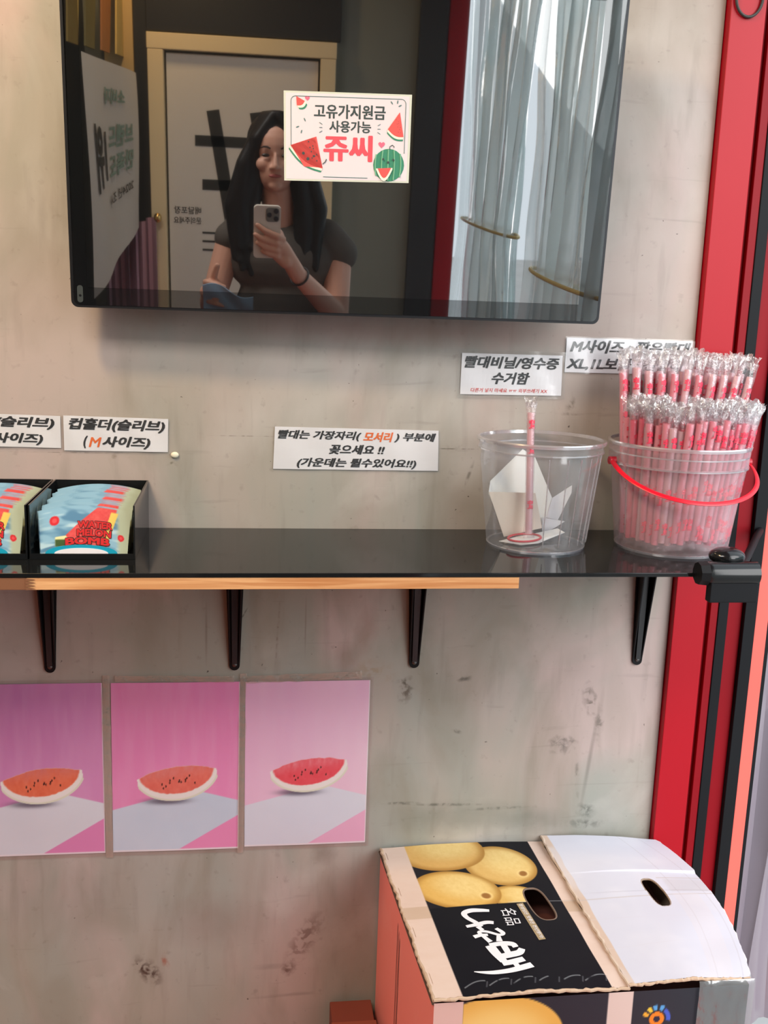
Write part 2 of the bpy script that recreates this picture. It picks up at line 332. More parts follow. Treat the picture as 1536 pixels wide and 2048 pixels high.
# back door of the room, seen only in the television glass
dw = mat('white_door_paint', lin(226, 222, 214), .5); dfm = mat('cream_frame_paint', lin(236, 218, 176), .5)
dr2 = empty('door_2', (-.155, -3.1, 0)); dr2['kind'] = 'structure'
X0, X1, ZT = -.373, .373, 1.96
fm = MB().box(X0, X0+.062, -.03, .045, 0, ZT-.061, .004).box(X1-.062, X1, -.03, .045, 0, ZT-.061, .004).box(X0-.002, X1+.002, -.03, .046, ZT-.060, ZT, .004)
fm.build('door_frame', dfm, dr2)
MB().box(X0+.07, X1-.07, -.015, .012, .01, ZT-.07, .002).build('door_panel', dw, dr2)
MB().box(X0+.06, X1-.06, -.022, -.016, .01, ZT-.06).build('shadow_gap', mat('dark_gap_shade', (.02, .02, .015), .6), dr2)  # dark sheet painted in as the shade between door panel and frame
kb = MB().ell((X0+.03, .075, 1.258), (.016, .016, .02)); kb.tube([(X0+.03, .04, 1.258), (X0+.03, .075, 1.258)], .007); kb.build('door_knob', mat('brass', (.75, .50, .18), .25, 1), dr2, True)
def on_door(u, v): return (u+.155, .0135, v)
md = mat('black_decal', lin(40, 40, 36), .6)
hs = MB()
def bar(a, b, wd):
    a, b = Vector(a), Vector(b); t = (b-a).normalized(); s_ = Vector((t.y, -t.x))*wd/2
    hs.poly([(p.x+.155, .0128, p.y) for p in (a-s_, a+s_, b+s_, b-s_)], .0012, (0, 1, 0))
bar((-.275, 1.685), (-.20, 1.24), .052); bar((-.10, 1.685), (-.03, 1.24), .052); bar((-.348, 1.566), (.07, 1.566), .042); bar((-.32, 1.395), (.09, 1.395), .042)
hs.build('hash_decal', md, dr2)
def flip(mapf): return mapf
text('배달포장', -.326, 1.274, -.438, 1.304, on_door, md, dr2, bold=.01)
text('문의주세요', -.326, 1.234, -.440, 1.262, on_door, md, dr2, bold=.01)
ds3 = MB()
for k in range(3): ds3.box(-.322+.155, -.26+.155, .0122, .0138, 1.197-k*.035, 1.205-k*.035)
ds3.build('stripe_decal', md, dr2)

# ------------------------------------------------------------------ shelf
SZ = 1.043
sh = empty('wall_shelf', (0, 0, SZ)); tag(sh, 'long glossy black shelf on a pale oak board along the concrete wall', 'shelf')
MB().box(-1.3, .716, -.278, -.001, -.006, 0, .001).build('acrylic_top', m_gloss, sh)
wd = mat('oak', lin(214, 158, 104), .5); n_, l_, b_ = nodes(wd)
tcn = n_.new('ShaderNodeTexCoord'); mpn = n_.new('ShaderNodeMapping'); mpn.inputs['Scale'].default_value = (1.2, 18, 40); nsn = n_.new('ShaderNodeTexNoise'); nsn.inputs['Scale'].default_value = 4; nsn.inputs['Detail'].default_value = 8; nsn.inputs['Distortion'].default_value = .8
crn = n_.new('ShaderNodeValToRGB'); crn.color_ramp.elements[0].color = (*lin(190, 128, 76), 1); crn.color_ramp.elements[1].color = (*lin(232, 184, 130), 1); crn.color_ramp.elements[0].position = .3; crn.color_ramp.elements[1].position = .7
l_.new(tcn.outputs['Object'], mpn.inputs[0]); l_.new(mpn.outputs[0], nsn.inputs[0]); l_.new(nsn.outputs[0], crn.inputs[0]); l_.new(crn.outputs[0], b_.inputs['Base Color'])
wb = MB()
fz = [-.0065, -.0105, -.0145, -.0185, -.0225]
wb.box(-.279, .376, -.277, -.002, -.0225, -.0062, .0008); ob = wb.build('oak_board', wd, sh)
wd2 = varied(mat('dark_oak', lin(128, 88, 62), .5), 10, .2, (1, 5, 5))
wb = MB().box(-1.3, -.279, -.277, -.002, -.0225, -.0062, .0008)
for k in range(4): wb.poly([(-.280, -.2775, fz[k]), (-.268, -.2775, fz[k]-.002), (-.280, -.2775, fz[k]-.004)], .0006)
o = wb.build('oak_board', wd2, sh); o['label'] = 'darker oak board section at the left end'
def bracket(x):
    r = empty('shelf_bracket', (x, 0, .806))
    H = SZ-.0225-.806 if x < .5 else SZ-.0062-.806
    prof = []
    for k in range(9): a = PI+k*PI/8; prof.append((.0085*math.cos(a), .0085+.0085*math.sin(a)))
    prof += [(.0165, H), (-.0165, H)]
    mb = MB(); mb.poly([(p[0], -.004, p[1]) for p in prof], .004, (0, 1, 0)); mb.build('wall_flange', m_black, r)
    mb = MB()   # raised tapering U channel with its gusset
    for s in (-1, 1):
        mb.poly([(s*.0075-.001, -.004, .012), (s*.0105-.001, -.030, H-.06), (s*.0115-.001, -.235, H-.006), (s*.0115-.001, -.235, H), (s*.0105-.001, -.004, H)], .002, (1, 0, 0))
    mb.build('gusset_rib', m_black, r)
    mb = MB(); mb.poly([(-.004, -.0045, .012), (.004, -.0045, .012), (.006, -.010, H-.03), (-.006, -.010, H-.03)], .003, (0, -1, 0)); mb.build('centre_rib', mat('black_gloss_metal', (.02, .02, .022), .22), r)
    mb = MB().box(-.0165, .0165, -.24, 0, H-.004, H); mb.build('shelf_arm', m_black, r)
    mb = MB().ell((0, -.005, .0105), (.0042, .002, .0042)); mb.build('screw', mat('screw_metal', (.12, .12, .12), .35, 1), r, True)
    return r
m_bl = ['leftmost black tapered steel bracket, nearly under the two black trays', 'second black tapered bracket from the left, just above the middle poster', 'third black tapered bracket from the left, above the wall right of the posters', 'rightmost black tapered bracket, beside the red frame under the straw bucket']
for (x, lb) in zip((-.305, -.0145, .282, .670), m_bl):
    tag(bracket(x), lb, 'shelf bracket', 'black brackets under the shelf')
# latch hardware on the right front corner
la = empty('door_latch', (.672, -.287, 1.045)); tag(la, 'glossy black latch with round grip at the right end of the shelf', 'latch')
mg = mat('polished_black_metal', (.006, .007, .008), .16, 0, spec=.45)
lt = MB(); lt.tube([(-.03, 0, .0), (-.024, 0, .0), (.044, 0, .0)], [.0155, .0168, .0168], 24); lt.build('grip', mg, la, True)
lt = MB(); lt.tube([(-.043, 0, 0), (-.03, 0, 0)], [.016, .0175], 9); lt.build('grip_end', m_black, la)
lt = MB().box(-.027, .044, -.012, .003, -.040, 0, .002); lt.build('plate', m_gasket, la)
lt = MB(); lt.ell((.008, .02, .020), (.026, .022, .013)); lt.build('thumb_knob', mg, la, True)
lt = MB(); lt.tube([(.035, 0, 0), (.05, .05, -.001), (.165, .235, -.001), (.196, .283, -.001)], .006, 12); lt.build('pivot_arm', m_gasket, la, True)

# ------------------------------------------------------------------ television
t_, yy = 0.0772331, -0.0227517
rt = Vector((.99974119, -.02274974, 0)); nn = Vector((-.02268196, -.9967625, -.07713649)); up = Vector((-.00175484, -.07711652, .99702054)); TO = Vector((-.243, -.07, 1.381))
tv = bpy.data.objects.new('television', None); C.objects.link(tv); tv.empty_display_size = .05
tv.matrix_world = Matrix(((rt.x, nn.x, up.x, TO.x), (rt.y, nn.y, up.y, TO.y), (rt.z, nn.z, up.z, TO.z), (0, 0, 0, 1)))
# local frame: x right, y = out of the glass, z up (mirrored handedness kept explicit)
tv.matrix_world = Matrix(((rt.x, -nn.x, up.x, TO.x), (rt.y, -nn.y, up.y, TO.y), (rt.z, -nn.z, up.z, TO.z), (0, 0, 0, 1)))
tag(tv, 'large black glossy television switched off, tilted forward on the wall', 'television')
TW, TH = .768, .47
def rrect(x0, x1, z0, z1, r, y):
    P = []
    for cx, cz, a0 in ((x1-r, z0+r, -PI/2), (x1-r, z1-r, 0), (x0+r, z1-r, PI/2), (x0+r, z0+r, PI)):
        for k in range(7): a = a0+k*PI/12; P.append((cx+r*math.cos(a), y, cz+r*math.sin(a)))
    return P
MB().poly(rrect(-.004, TW+.003, -.001, TH, .010, .001), .012, (0, 1, 0)).build('rim', mat('rim_metal', (.03, .032, .036), .3, .6), tv)
def mirrorish(name, refl, tint=(1, 1, 1)):
    m = bpy.data.materials.new(name); m.use_nodes = True; n, l, b = nodes(m)
    b.inputs['Base Color'].default_value = (.006, .007, .008, 1); b.inputs['Roughness'].default_value = .03; b.inputs['Specular IOR Level'].default_value = .5
    g = n.new('ShaderNodeBsdfGlossy'); g.inputs['Roughness'].default_value = .015; g.inputs[0].default_value = (*tint, 1)
    mx = n.new('ShaderNodeMixShader'); mx.inputs[0].default_value = refl; l.new(b.outputs[0], mx.inputs[1]); l.new(g.outputs[0], mx.inputs[2]); l.new(mx.outputs[0], n['Material Output'].inputs[0]); return m
MB().poly(rrect(0, TW-.001, .003, TH-.004, .008, .0), .002, (0, 1, 0)).build('glass_border', mirrorish('black_border_glass', .11), tv)
MB().box(.0195, .737, -.0004, .0, .0275, .4425).build('screen', mirrorish('dark_display_glass', .325), tv)
MB().box(.03, TW-.03, .012, .034, .03, TH-.03, .006).build('back_housing', m_black, tv)
MB().box(.25, .52, .034, .055, .16, .34, .004).build('wall_mount', m_black, tv)
MB().box(-.0015, .0015, 0, .001, .02, .4).build('edge_line', m_gasket, tv)
MB().poly(rrect(.005, .013, .006, .030, .0038, -.0006), .0005, (0, 1, 0)).build('sensor_window', mat('smoked_sensor', (.05, .06, .06), .2), tv)
MB().ell((.0090, -.0008, .016), (.0018, .0006, .0018)).build('sensor_eye', m_gasket, tv)

# ------------------------------------------------------------------ laminated notices
def notice(name, corners, label, group=None, margin=.004, lines=(), mark=None, marg_r=None, film_on=True, mroot=None):
    """corners TL, TR, BR, BL as (x, z) on the wall"""
    TL, TR, BR, BL = [Vector((a, b)) for a, b in corners]
    cx = (TL.x+BR.x)/2; cz = (TL.y+BR.y)/2
    o = empty(name, (cx, -.0005, cz)); tag(o, label, 'sign', group)
    def mp(u, v, y=-.0008):
        p = (BL*(1-u)+BR*u)*(1-v)+(TL*(1-u)+TR*u)*v
        return (p.x-cx, y-.0008*math.sin(PI*u*3+v*2)**2, p.y-cz)
    gm = MB(); N = 24
    V_ = [[gm.bm.verts.new(mp(i/N, j/4)) for i in range(N+1)] for j in range(5)]
    for j in range(4):
        for i in range(N): gm.bm.faces.new((V_[j][i], V_[j][i+1], V_[j+1][i+1], V_[j+1][i]))
    e = bmesh.ops.extrude_face_region(gm.bm, geom=gm.bm.faces[:]); bmesh.ops.translate(gm.bm, vec=(0, .0006, 0), verts=[v for v in e['geom'] if isinstance(v, bmesh.types.BMVert)])
    gm.build('paper', m_paper, o)
    if film_on:
        w_ = (TR.x-TL.x); h_ = TL.y-BL.y; a, b = margin/w_, margin/h_
        gm = MB(); V_ = [[gm.bm.verts.new(mp(-a+(1+2*a)*i/N, -b+(1+2*b)*j/4, -.0016)) for i in range(N+1)] for j in range(5)]
        for j in range(4):
            for i in range(N): gm.bm.faces.new((V_[j][i], V_[j][i+1], V_[j+1][i+1], V_[j+1][i]))
        gm.build('laminate', m_lam, o, True)
    for body, u0, v0, u1, v1, m, sh_, bo in lines:
        text(body, u0, v0, u1, v1, lambda u, v: mp(u, v, -.0013), m, o, shear=sh_, bold=bo)
    return o
notice('notice_sign', [(.338, 1.328), (.502, 1.328), (.504, 1.264), (.338, 1.263)], 'laminated white notice with a small red bottom line, above the clear bucket', lines=[
    ('빨대비닐/영수증', .03, .645, .97, .94, m_ink, .25, .026), ('수거함', .30, .26, .68, .56, m_ink, .25, .026), ('다른거 넣지 마세요 ㅠㅠ 외부쓰레기 XX', .10, .06, .86, .16, m_redink, .2, .004)], margin=.0055)
notice('notice_sign', [(.507, 1.357), (.722, 1.357), (.722, 1.302), (.507, 1.302)], 'white straw size notice partly hidden behind the wrapped straws', lines=[
    ('M사이즈 : 짧은빨대', .03, .57, .97, .95, m_ink, .25, .026), ('XL,1L보틀 : 긴빨대', .01, .07, .93, .45, m_ink, .25, .026)], margin=.002)
n4 = notice('notice_sign', [(.046, 1.206), (.306, 1.204), (.308, 1.139), (.044, 1.139)], 'wide white three-line notice with one orange word, mid-wall above the shelf', lines=[
    ('빨대는 가장자리(', .02, .69, .525, .93, m_ink, .25, .026), ('모서리', .535, .69, .72, .93, m_orange, .25, .026), (') 부분에', .725, .69, .985, .93, m_ink, .25, .026),
    ('꽂으세요 !!', .33, .375, .67, .61, m_ink, .25, .026), ('(가운데는 튈수있어요!!)', .14, .03, .865, .28, m_ink, .25, .026)], margin=.0015)
notice('notice_sign', [(-.274, 1.217), (-.1175, 1.2145), (-.1185, 1.163), (-.274, 1.1635)], 'white sleeve notice with an orange letter M, above the right black tray', lines=[
    ('컵홀더(슬리브)', .05, .56, .97, .95, m_ink, .25, .030), ('(', .185, .07, .23, .44, m_ink, .25, .030), ('M', .235, .11, .36, .40, m_orange, .25, .012), ('사이즈)', .365, .07, .83, .44, m_ink, .25, .030)], margin=.002)
notice('notice_sign', [(-.452, 1.219), (-.2785, 1.216), (-.2785, 1.167), (-.452, 1.169)], 'white sleeve notice cut off by the left edge, above the left black tray', lines=[
    ('컵홀더(슬리브)', .04, .56, .95, .95, m_ink, .25, .030), ('(', .19, .07, .23, .44, m_ink, .25, .030), ('XL', .24, .11, .42, .40, m_orange, .25, .012), ('사이즈)', .43, .07, .85, .44, m_ink, .25, .030)], margin=.0025)

# payment sign taped to the television
ps = bpy.data.objects.new('payment_sign', None); C.objects.link(ps); ps.empty_display_size = .02
ps.matrix_world = tv.matrix_world.copy(); tag(ps, 'laminated white card with watermelon drawings stuck on the television glass', 'sign')
S0, S1, S2, S3 = Vector((.2918, .3046)), Vector((.4729, .3085)), Vector((.4738, .188)), Vector((.2945, .1835))
def pm(u, v, y=-.0016):
    p = (S3*(1-u)+S2*u)*(1-v)+(S0*(1-u)+S1*u)*v; return (p.x, y, p.y)
MB().poly([pm(.005, .01, -.0012), pm(.99, .01, -.0012), pm(.99, .985, -.0012), pm(.005, .985, -.0012)], .0008, (0, 1, 0)).build('laminate', mat('laminate_edge', lin(214, 222, 208), .25), ps)
MB().poly([pm(.02, .03, -.0014), pm(.972, .03, -.0014), pm(.972, .965, -.0014), pm(.02, .965, -.0014)]).build('card', mat('pink_white_card', lin(230, 222, 228), .35), ps)
mi = mat('dark_green_ink', lin(60, 74, 74), .5); mt = mat('teal_line_ink', lin(96, 130, 130), .5)
def shape(pts, m, name, y=-.0018): return MB().poly([pm(u, v, y) for u, v in pts]).build(name, m, ps)
asp = 1.49
def ring_pts(u, v, r, k0=0, k1=24, n=24): return [(u+r*math.cos(2*PI*k/n), v+r*asp*math.sin(2*PI*k/n)) for k in range(k0, k1)]
bt = MB()  # thin rounded border line
seg = [(.06, .36), (.06, .88)]+[(.095-.035*math.cos(a), .88+.052*math.sin(a)) for a in np.linspace(0, PI/2, 6)]+[(.91+.035*math.sin(a), .88+.052*math.cos(a)) for a in np.linspace(0, PI/2, 6)]+[(.945, .34)]
bt.tube([pm(u, v, -.0016) for u, v in seg], .00045, 6); bt.tube([pm(u, v, -.0016) for u, v in [(.31, .06), (.66, .055)]], .00045, 6); bt.build('border_line', mt, ps)
kw = dict(bold=.02)
text('고유가지원금', .235, .70, .79, .855, pm, mi, ps, **kw); text('사용가능', .355, .55, .68, .68, pm, mi, ps, **kw)
text('쥬씨', .31, .235, .695, .525, lambda u, v: pm(u, v, -.0017), m_juicy, ps, bold=.026)
mf = mat('melon_flesh_ink', lin(232, 92, 88), .5); mr_ = mat('melon_white_ink', lin(248, 244, 226), .5); mgn = mat('melon_green_ink', lin(58, 140, 110), .5); mlg = mat('melon_light_green_ink', lin(120, 186, 150), .5); mpk = mat('pink_heart_ink', lin(236, 112, 140), .5)
def wedge(tip, a, b, bulge, name):
    tip, a, b = Vector(tip), Vector(a), Vector(b)
    def arc(k, off):
        P = []
        for i in range(13):
            t = i/12; p = a*(1-t)+b*t; d = (a+b)/2-tip; d.normalize(); P.append(tuple(p+d*(bulge*math.sin(PI*t)+off)))
        return P
    r = MB().poly([pm(*p, -.0018) for p in [tuple(a)]+arc(0, .045)+[tuple(b)]]).build(name, mgn, ps)
    MB().poly([pm(*p, -.00195) for p in [tuple(a)]+arc(0, .026)+[tuple(b)]]).build('rind', mr_, r)
    MB().poly([pm(*p, -.0021) for p in [tuple(tip)]+arc(0, 0)]).build('flesh', mf, r)
    sd = MB(); rd = random.Random(2)
    for _ in range(9):
        s1, s2 = rd.uniform(.15, .85), rd.uniform(.35, .9); p = tip*(1-s2)+(a*(1-s1)+b*s1)*s2
        sd.poly([pm(p.x+.05*(a-b).length*.45*math.cos(q*PI/4)*.55, p.y+.05*(a-b).length*.45*math.sin(q*PI/4)*1.2, -.0023) for q in range(8)])
    sd.build('seeds', mi, r); return r
wedge((.90, .79), (.81, .60), (.935, .52), .03, 'melon_drawing')
wedge((.10, .93), (.105, .83), (.165, .88), .02, 'melon_drawing')
w1 = wedge((.255, .50), (.055, .40), (.305, .15), .05, 'melon_drawing')
MB().poly([pm(*p, -.0021) for p in [(.055, .40), (.245, .495), (.305, .16), (.16, .17)]]).build('flesh', mf, w1)
fc = MB()
for u, v, r in ((.155, .315, .011), (.235, .285, .008), (.19, .255, .012)): fc.poly([pm(a, b, -.0025) for a, b in ring_pts(u, v, r)])
fc.build('face', mi, w1)
fc = MB().tube([pm(u, v, -.002) for u, v in ((.305, .20), (.325, .225), (.335, .255))], .0006, 6); fc.build('arm', mi, w1)
me_ = shape(ring_pts(.825, .205, .122), mgn, 'melon_drawing', -.0018)
for k in range(5):
    x = .735+k*.043
    st = [(x, .205+.12*asp*math.sqrt(max(0, 1-((x-.825)/.122)**2))*math.sin(a)) for a in np.linspace(-1.35, 1.35, 9)]
    MB().tube([pm(u+(x-.825)*.18*math.cos((v-.205)*9), v, -.0020) for u, v in st], .0011, 6).build('stripe', mlg, me_)
MB().poly([pm(*p, -.0033) for p in [(.725, .165)]+[(.725+.13*t, .155-.13*math.sin(PI*t)) for t in np.linspace(0, 1, 9)]+[(.855, .175)]]).build('rind', mr_, me_)
MB().poly([pm(*p, -.0035) for p in [(.735, .165)]+[(.74+.10*t, .16-.10*math.sin(PI*t)) for t in np.linspace(0, 1, 9)]+[(.845, .175)]]).build('flesh', mf, me_)
fc = MB()
for u, v, r in ((.78, .27, .008), (.86, .265, .008), (.82, .235, .009)): fc.poly([pm(a, b, -.0036) for a, b in ring_pts(u, v, r)])
fc.build('face', mi, me_)
MB().tube([pm(u, v, -.0018) for u, v in ((.83, .38), (.83, .41), (.85, .43), (.865, .41), (.86, .40))], .0005, 6).build('tendril', mi, me_)
def heart(u, v, s):
    P = []
    for k in range(24):
        t = 2*PI*k/24; x = 16*math.sin(t)**3; y = 13*math.cos(t)-5*math.cos(2*t)-2*math.cos(3*t)-math.cos(4*t); P.append((u+x*s/16, v+y*s*asp/16))
    return shape(P, mpk, 'heart_drawing')
heart(.765, .43, .026); heart(.185, .91, .018)
lf = MB()
for u, v, a in ((.11, .60, .4), (.14, .55, 1.3), (.88, .90, 1.4), (.90, .86, .5), (.10, .41, 1), (.165, .68, 2), (.835, .89, 2.2)):
    lf = MB(); lf.poly([pm(u+.014*math.cos(t)*math.cos(a)-.005*math.sin(t)*math.sin(a), v+asp*(.014*math.cos(t)*math.sin(a)+.005*math.sin(t)*math.cos(a)), -.0018) for t in np.linspace(0, 2*PI, 10, endpoint=False)]); lf.build('leaf_drawing', mt, ps)
sk = MB()
for s_, u in ((-1, .30), (1, .73)):
    for k in (-1, 0, 1): sk = MB(); sk.tube([pm(u, .60+k*.035, -.0018), pm(u+s_*.022, .60+k*.055, -.0018)], .0004, 5); sk.build('spark_line', mt, ps)

# ------------------------------------------------------------------ watermelon posters
def poster_colours(bg0, bg1, table, tri, flesh, shine, ox=0., oy=0., seed=0):
    def f(U, V):
        V = 1-V      # V measured from the top
        c = np.zeros((len(U), 3))
        c[:] = np.array(bg0)/255; c = blend(c, sst(0, 1, .35*U+.65*V+.25*(fbm(U*3+seed, V*3)-.5)), bg1)
        c = blend(c, .25*(fbm(U*14+seed, V*2.5)-.35), (255, 235, 245))
        # table: light plane, right end of its back edge lower
        yb = np.where(U < .62+ox, .745-.115*(U/(.62+ox))+oy*0, .628+.075*(U-.62-ox)/.38)
        c = blend(c, sst(-.004, .004, V-yb), table); c = blend(c, sst(-.004, .004, V-yb)*.35*fbm(U*5+seed, V*6), (240, 245, 252))
        c = blend(c, sst(-.004, .004, (V-(1.0-(U-.5+ox*.3)*.42))), tri)
        # wedge shadow printed with the picture
        cx, cyy = .53+ox, .60+oy
        c = blend(c, .75*np.exp(-(((U-cx+.09)/.17)**2+((V-cyy-.083)/.022)**2)**1.5), (60, 66, 84))
        # wedge (tilted half-moon)
        a = -.13; X = (U-cx)*math.cos(a)*1+(V-cyy)*1.4*math.sin(-a)*-1; X = (U-cx)*math.cos(a)-(V-cyy)*1.4*math.sin(-a)*-1*1.0
        X = (U-cx)*math.cos(a)+(V-cyy)*1.4*math.sin(a); Y = -(U-cx)*math.sin(a)+(V-cyy)*1.4*math.cos(a)
        Y = Y+.035
        top = -.075-.060*(1-(X/.31)**2)-.016*(fbm(U*22+seed, V*22)-.5)
        X = X/1.05; e = (X/.325)**2+(np.maximum(Y+.095, 0)/.245)**2
        ins = sst(1.02, .98, e)*sst(-.004, .004, Y-top*(np.abs(X) < .30)+.0*X)
        c = blend(c, ins, (232, 236, 214))
        e2 = (X/.310)**2+(np.maximum(Y+.095, 0)/.230)**2; c = blend(c, ins*sst(1.02, .98, e2), (248, 246, 240))
        e3 = (X/.282)**2+(np.maximum(Y+.095, 0)/.185)**2
        fl_ = np.array(flesh)/255*np.ones((len(U), 3)); fl_ = blend(fl_, .55*fbm(U*30+seed, V*30), np.minimum(255, np.array(flesh)+45))
        fl_ = blend(fl_, sst(0, -.12, Y)*.6*fbm(U*40, V*18+seed), shine)
        c = blend(c, ins*sst(1.05, .93, e3+.10*(fbm(U*40, V*40)-.5)), fl_)
        rd = random.Random(11)
        for k in range(15):
            sx = cx-.14+.27*rd.random()**.8; sy_ = cyy-.062+.055*rd.random()-.12*(sx-cx); an = rd.uniform(-.3, .5)
            dx, dy = (U-sx), (V-sy_)*1.4
            c = blend(c, sst(1.3, .7, (dx/.0055)**2+((dy)/.0105)**2), (52, 20, 22))
        c = blend(c, .9*sst(.988, .992, V)+.9*sst(.992, .996, U), (244, 240, 244))
        return c
    return f
pf = film('poster_film', (.96, .93, .95), .97, .10, .02, .35, 14)
def poster(x0, x1, zt, zb, rotd, colf, label, seed, offs=(0, 0)):
    o = empty('watermelon_poster', ((x0+x1)/2, -.0006, zb)); tag(o, label, 'poster', 'watermelon posters under the shelf'); W_ = x1-x0; H_ = zt-zb
    o.rotation_euler = (0, rotd, 0)
    def mp(u, v, y=0): return (-W_/2+W_*u, -.0008+y-.0010*(math.sin(PI*u)*math.sin(PI*v*2+seed))**2, H_*v)
    print_sheet('printed_paper', mp, 190, 250, colf, m_gprint, o)
    g = MB(); N = 16; V_ = [[g.bm.verts.new(mp(-.028+1.056*i/N, -.02+1.04*j/N, -.0009)) for i in range(N+1)] for j in range(N+1)]
    for j in range(N):
        for i in range(N): g.bm.faces.new((V_[j][i], V_[j][i+1], V_[j+1][i+1], V_[j+1][i]))
    g.build('plastic_film', pf, o, True)
    return o
poster(.0035, .2095, .785, .490, .0, poster_colours((242, 190, 224), (246, 214, 232), (222, 230, 244), (244, 186, 218), (236, 70, 84), (250, 190, 200), 0, -.012, 1), 'rightmost of the three pink watermelon posters, the palest pink one', 1)
poster(-.213, -.0065, .786, .488, .004, poster_colours((236, 140, 194), (246, 152, 202), (202, 222, 240), (246, 150, 200), (232, 104, 88), (226, 160, 166), -.01, .014, 5), 'middle of the three watermelon posters, with the strong pink background', 2)
poster(-.432, -.2255, .787, .488, 0, poster_colours((206, 132, 192), (226, 154, 204), (224, 232, 242), (234, 142, 198), (232, 104, 70), (216, 140, 160), .005, .01, 9), 'leftmost watermelon poster, mauve and cut off by the photo edge', 3)
# torn clear tape and glue left around the posters
tp = film('old_tape', (.86, .82, .74), .8, .15, .30, .8, 50)
def tape(x, z, w_, h_, a, label, cat='tape'):
    g = MB(); rd = random.Random(int(x*1000)); N = 14
    A, B = [], []
    for i in range(N+1):
        t = i/N-.5; A.append(g.bm.verts.new((w_*t, -.0008*rd.random(), h_/2+rd.uniform(-.0012, .0012)))); B.append(g.bm.verts.new((w_*t, -.0008*rd.random(), -h_/2+rd.uniform(-.0012, .0012))))
    for i in range(N): g.bm.faces.new((A[i], A[i+1], B[i+1], B[i]))
    o = g.build('tape_strip', tp, loc=(x, -.0032, z)); o.rotation_euler = (0, a, 0); tag(o, label, cat, 'old tape strips on the wall')
tape(-.219, .64, .32, .012, PI/2, 'yellowed vertical tape between the left and middle posters')
tape(-.0015, .64, .32, .010, PI/2+.01, 'yellowed vertical tape between the middle and right posters')
tape(.10, .792, .19, .013, -.03, 'wrinkled clear tape along the top of the rightmost poster')
tape(-.11, .793, .19, .010, .02, 'wrinkled clear tape along the top of the middle poster')
pt = MB(); pt.ell((0, 0, 0), (.0062, .003, .0048)); o = pt.build('putty_dot', mat('putty', lin(226, 220, 196), .6), None, True, (-.108, -.0022, 1.159)); tag(o, 'small cream putty dot on the wall right of the letter M notice', 'putty')
# cord loop hanging on the red post
ct = MB(); ct.tube([(.021*math.cos(a), 0, .027*math.sin(a)) for a in np.linspace(0, 2*PI, 32, endpoint=False)], .0022, 8, True)
ct.tube([(0, 0, .027), (0, .004, .045)], .002, 8)
o = ct.build('cord_loop', mat('black_cord', (.03, .03, .028), .6), None, True, (.750, -.0195, 1.871)); tag(o, 'thin black cord loop hanging at the top of the red post', 'cord')

# ------------------------------------------------------------------ sleeve trays
def sleeve_colours(U, V):
    c = np.zeros((len(U), 3)); c[:] = np.array((134, 176, 198))/255
    c = blend(c, sst(.42, .62, fbm(U*3+V*2, V*3+4)), (84, 130, 162)); c = blend(c, .8*sst(.5, .7, fbm(U*2+7, V*5)), (196, 222, 226))
    c = blend(c, sst(.86, .93, U+.05*V), (172, 184, 160))
    # melon wedge behind the words
    ln = (V-.42)-.9*(U-.40); 
    body = sst(.30, .34, U)*sst(.86, .84, U+.12*(1-V))*sst(-.30, -.27, V-.42-.75*(.62-U)*-1*0-.0)*sst(.62, .58, V-.55*np.clip(U-.25, 0, .35)*0-.25*(U-.2)*0)
    m_ = sst(.01, -.01, V-(.28+1.75*(U-.24)))*sst(.22, .24, U)*sst(.05, .07, V)*sst(.86, .84, U+.10*(1-V))*sst(.99, .97, V)
    c = blend(c, m_, (206, 60, 62)); c = blend(c, m_*.6*fbm(U*30, V*16), (232, 120, 110))
    g = sst(.775, .785, U+.14*(1-V)-.02)*sst(.865, .855, U+.14*(1-V)-.02)*sst(.12, .16, V)*sst(.92, .88, V); c = blend(c, g, (226, 196, 96))
    g2 = sst(.16, .17, U)*sst(.29, .28, U-.3*(.35-V))*sst(.10, .12, V-.25*(.27-U))*sst(.36, .34, V); c = blend(c, g2, (226, 220, 160)); c = blend(c, g2*sst(.30, .27, V+.3*(U-.2)), (60, 84, 40))
    for cx, cy_, r in ((.165, .72, .055), (.91, .36, .038)):
        d = ((U-cx)/r)**2+((V-cy_)/(r*2.0))**2; c = blend(c, sst(1.1, .85, d), (206, 36, 46)); c = blend(c, sst(.35, .1, d)*.5, (240, 120, 120))
    return c
m_brick = mat('melon_word_ink', lin(200, 24, 26), .45); m_brickd = mat('dark_outline_ink', lin(48, 6, 10), .5); m_teal = mat('teal_ink', lin(20, 160, 190), .45)
SW, SH = .124, .0605
def make_sleeve(detail):
    """one folded cup sleeve: a bowed card band, wider at the top"""
    o = empty('cup_sleeve')
    def mp(u, v, y=0):
        x = (u-.5)*(SW*(.93+.07*v)); z = SH*v-.010*((u-.5)*2)**2*.9+.008
        if v < .18: z += (.18-v)*0
        return (x, y+.0015*math.sin(PI*u)-.0006, z)
    print_sheet('outer_face', mp, 110 if detail else 40, 60 if detail else 24, sleeve_colours, m_print, o)
    print_sheet('inner_face', lambda u, v: mp(u, v, .0014), 24, 4, lambda U, V: np.ones((len(U), 3))*np.array((176, 196, 200))/255, m_print, o)
    if detail:
        for i, (wd_, a, b, lo, hi) in enumerate((('WATER', .42, .81, .50, .66), ('MELON', .41, .80, .315, .475), ('BOMB', .28, .79, .125, .29))):
            text(wd_, a-.006, lo-.014, b+.006, hi+.014, lambda u, v: mp(u, v, -.0008), m_brickd, o, bold=.06)
            text(wd_, a, lo, b, hi, lambda u, v: mp(u, v, -.0012), m_brick, o, bold=.03)
    return o
def copy_tree(o, parent=None):
    c = o.copy(); C.objects.link(c); c.parent = parent
    if parent is None and 'label' in c: pass
    for ch in o.children: copy_tree(ch, c)
    return c
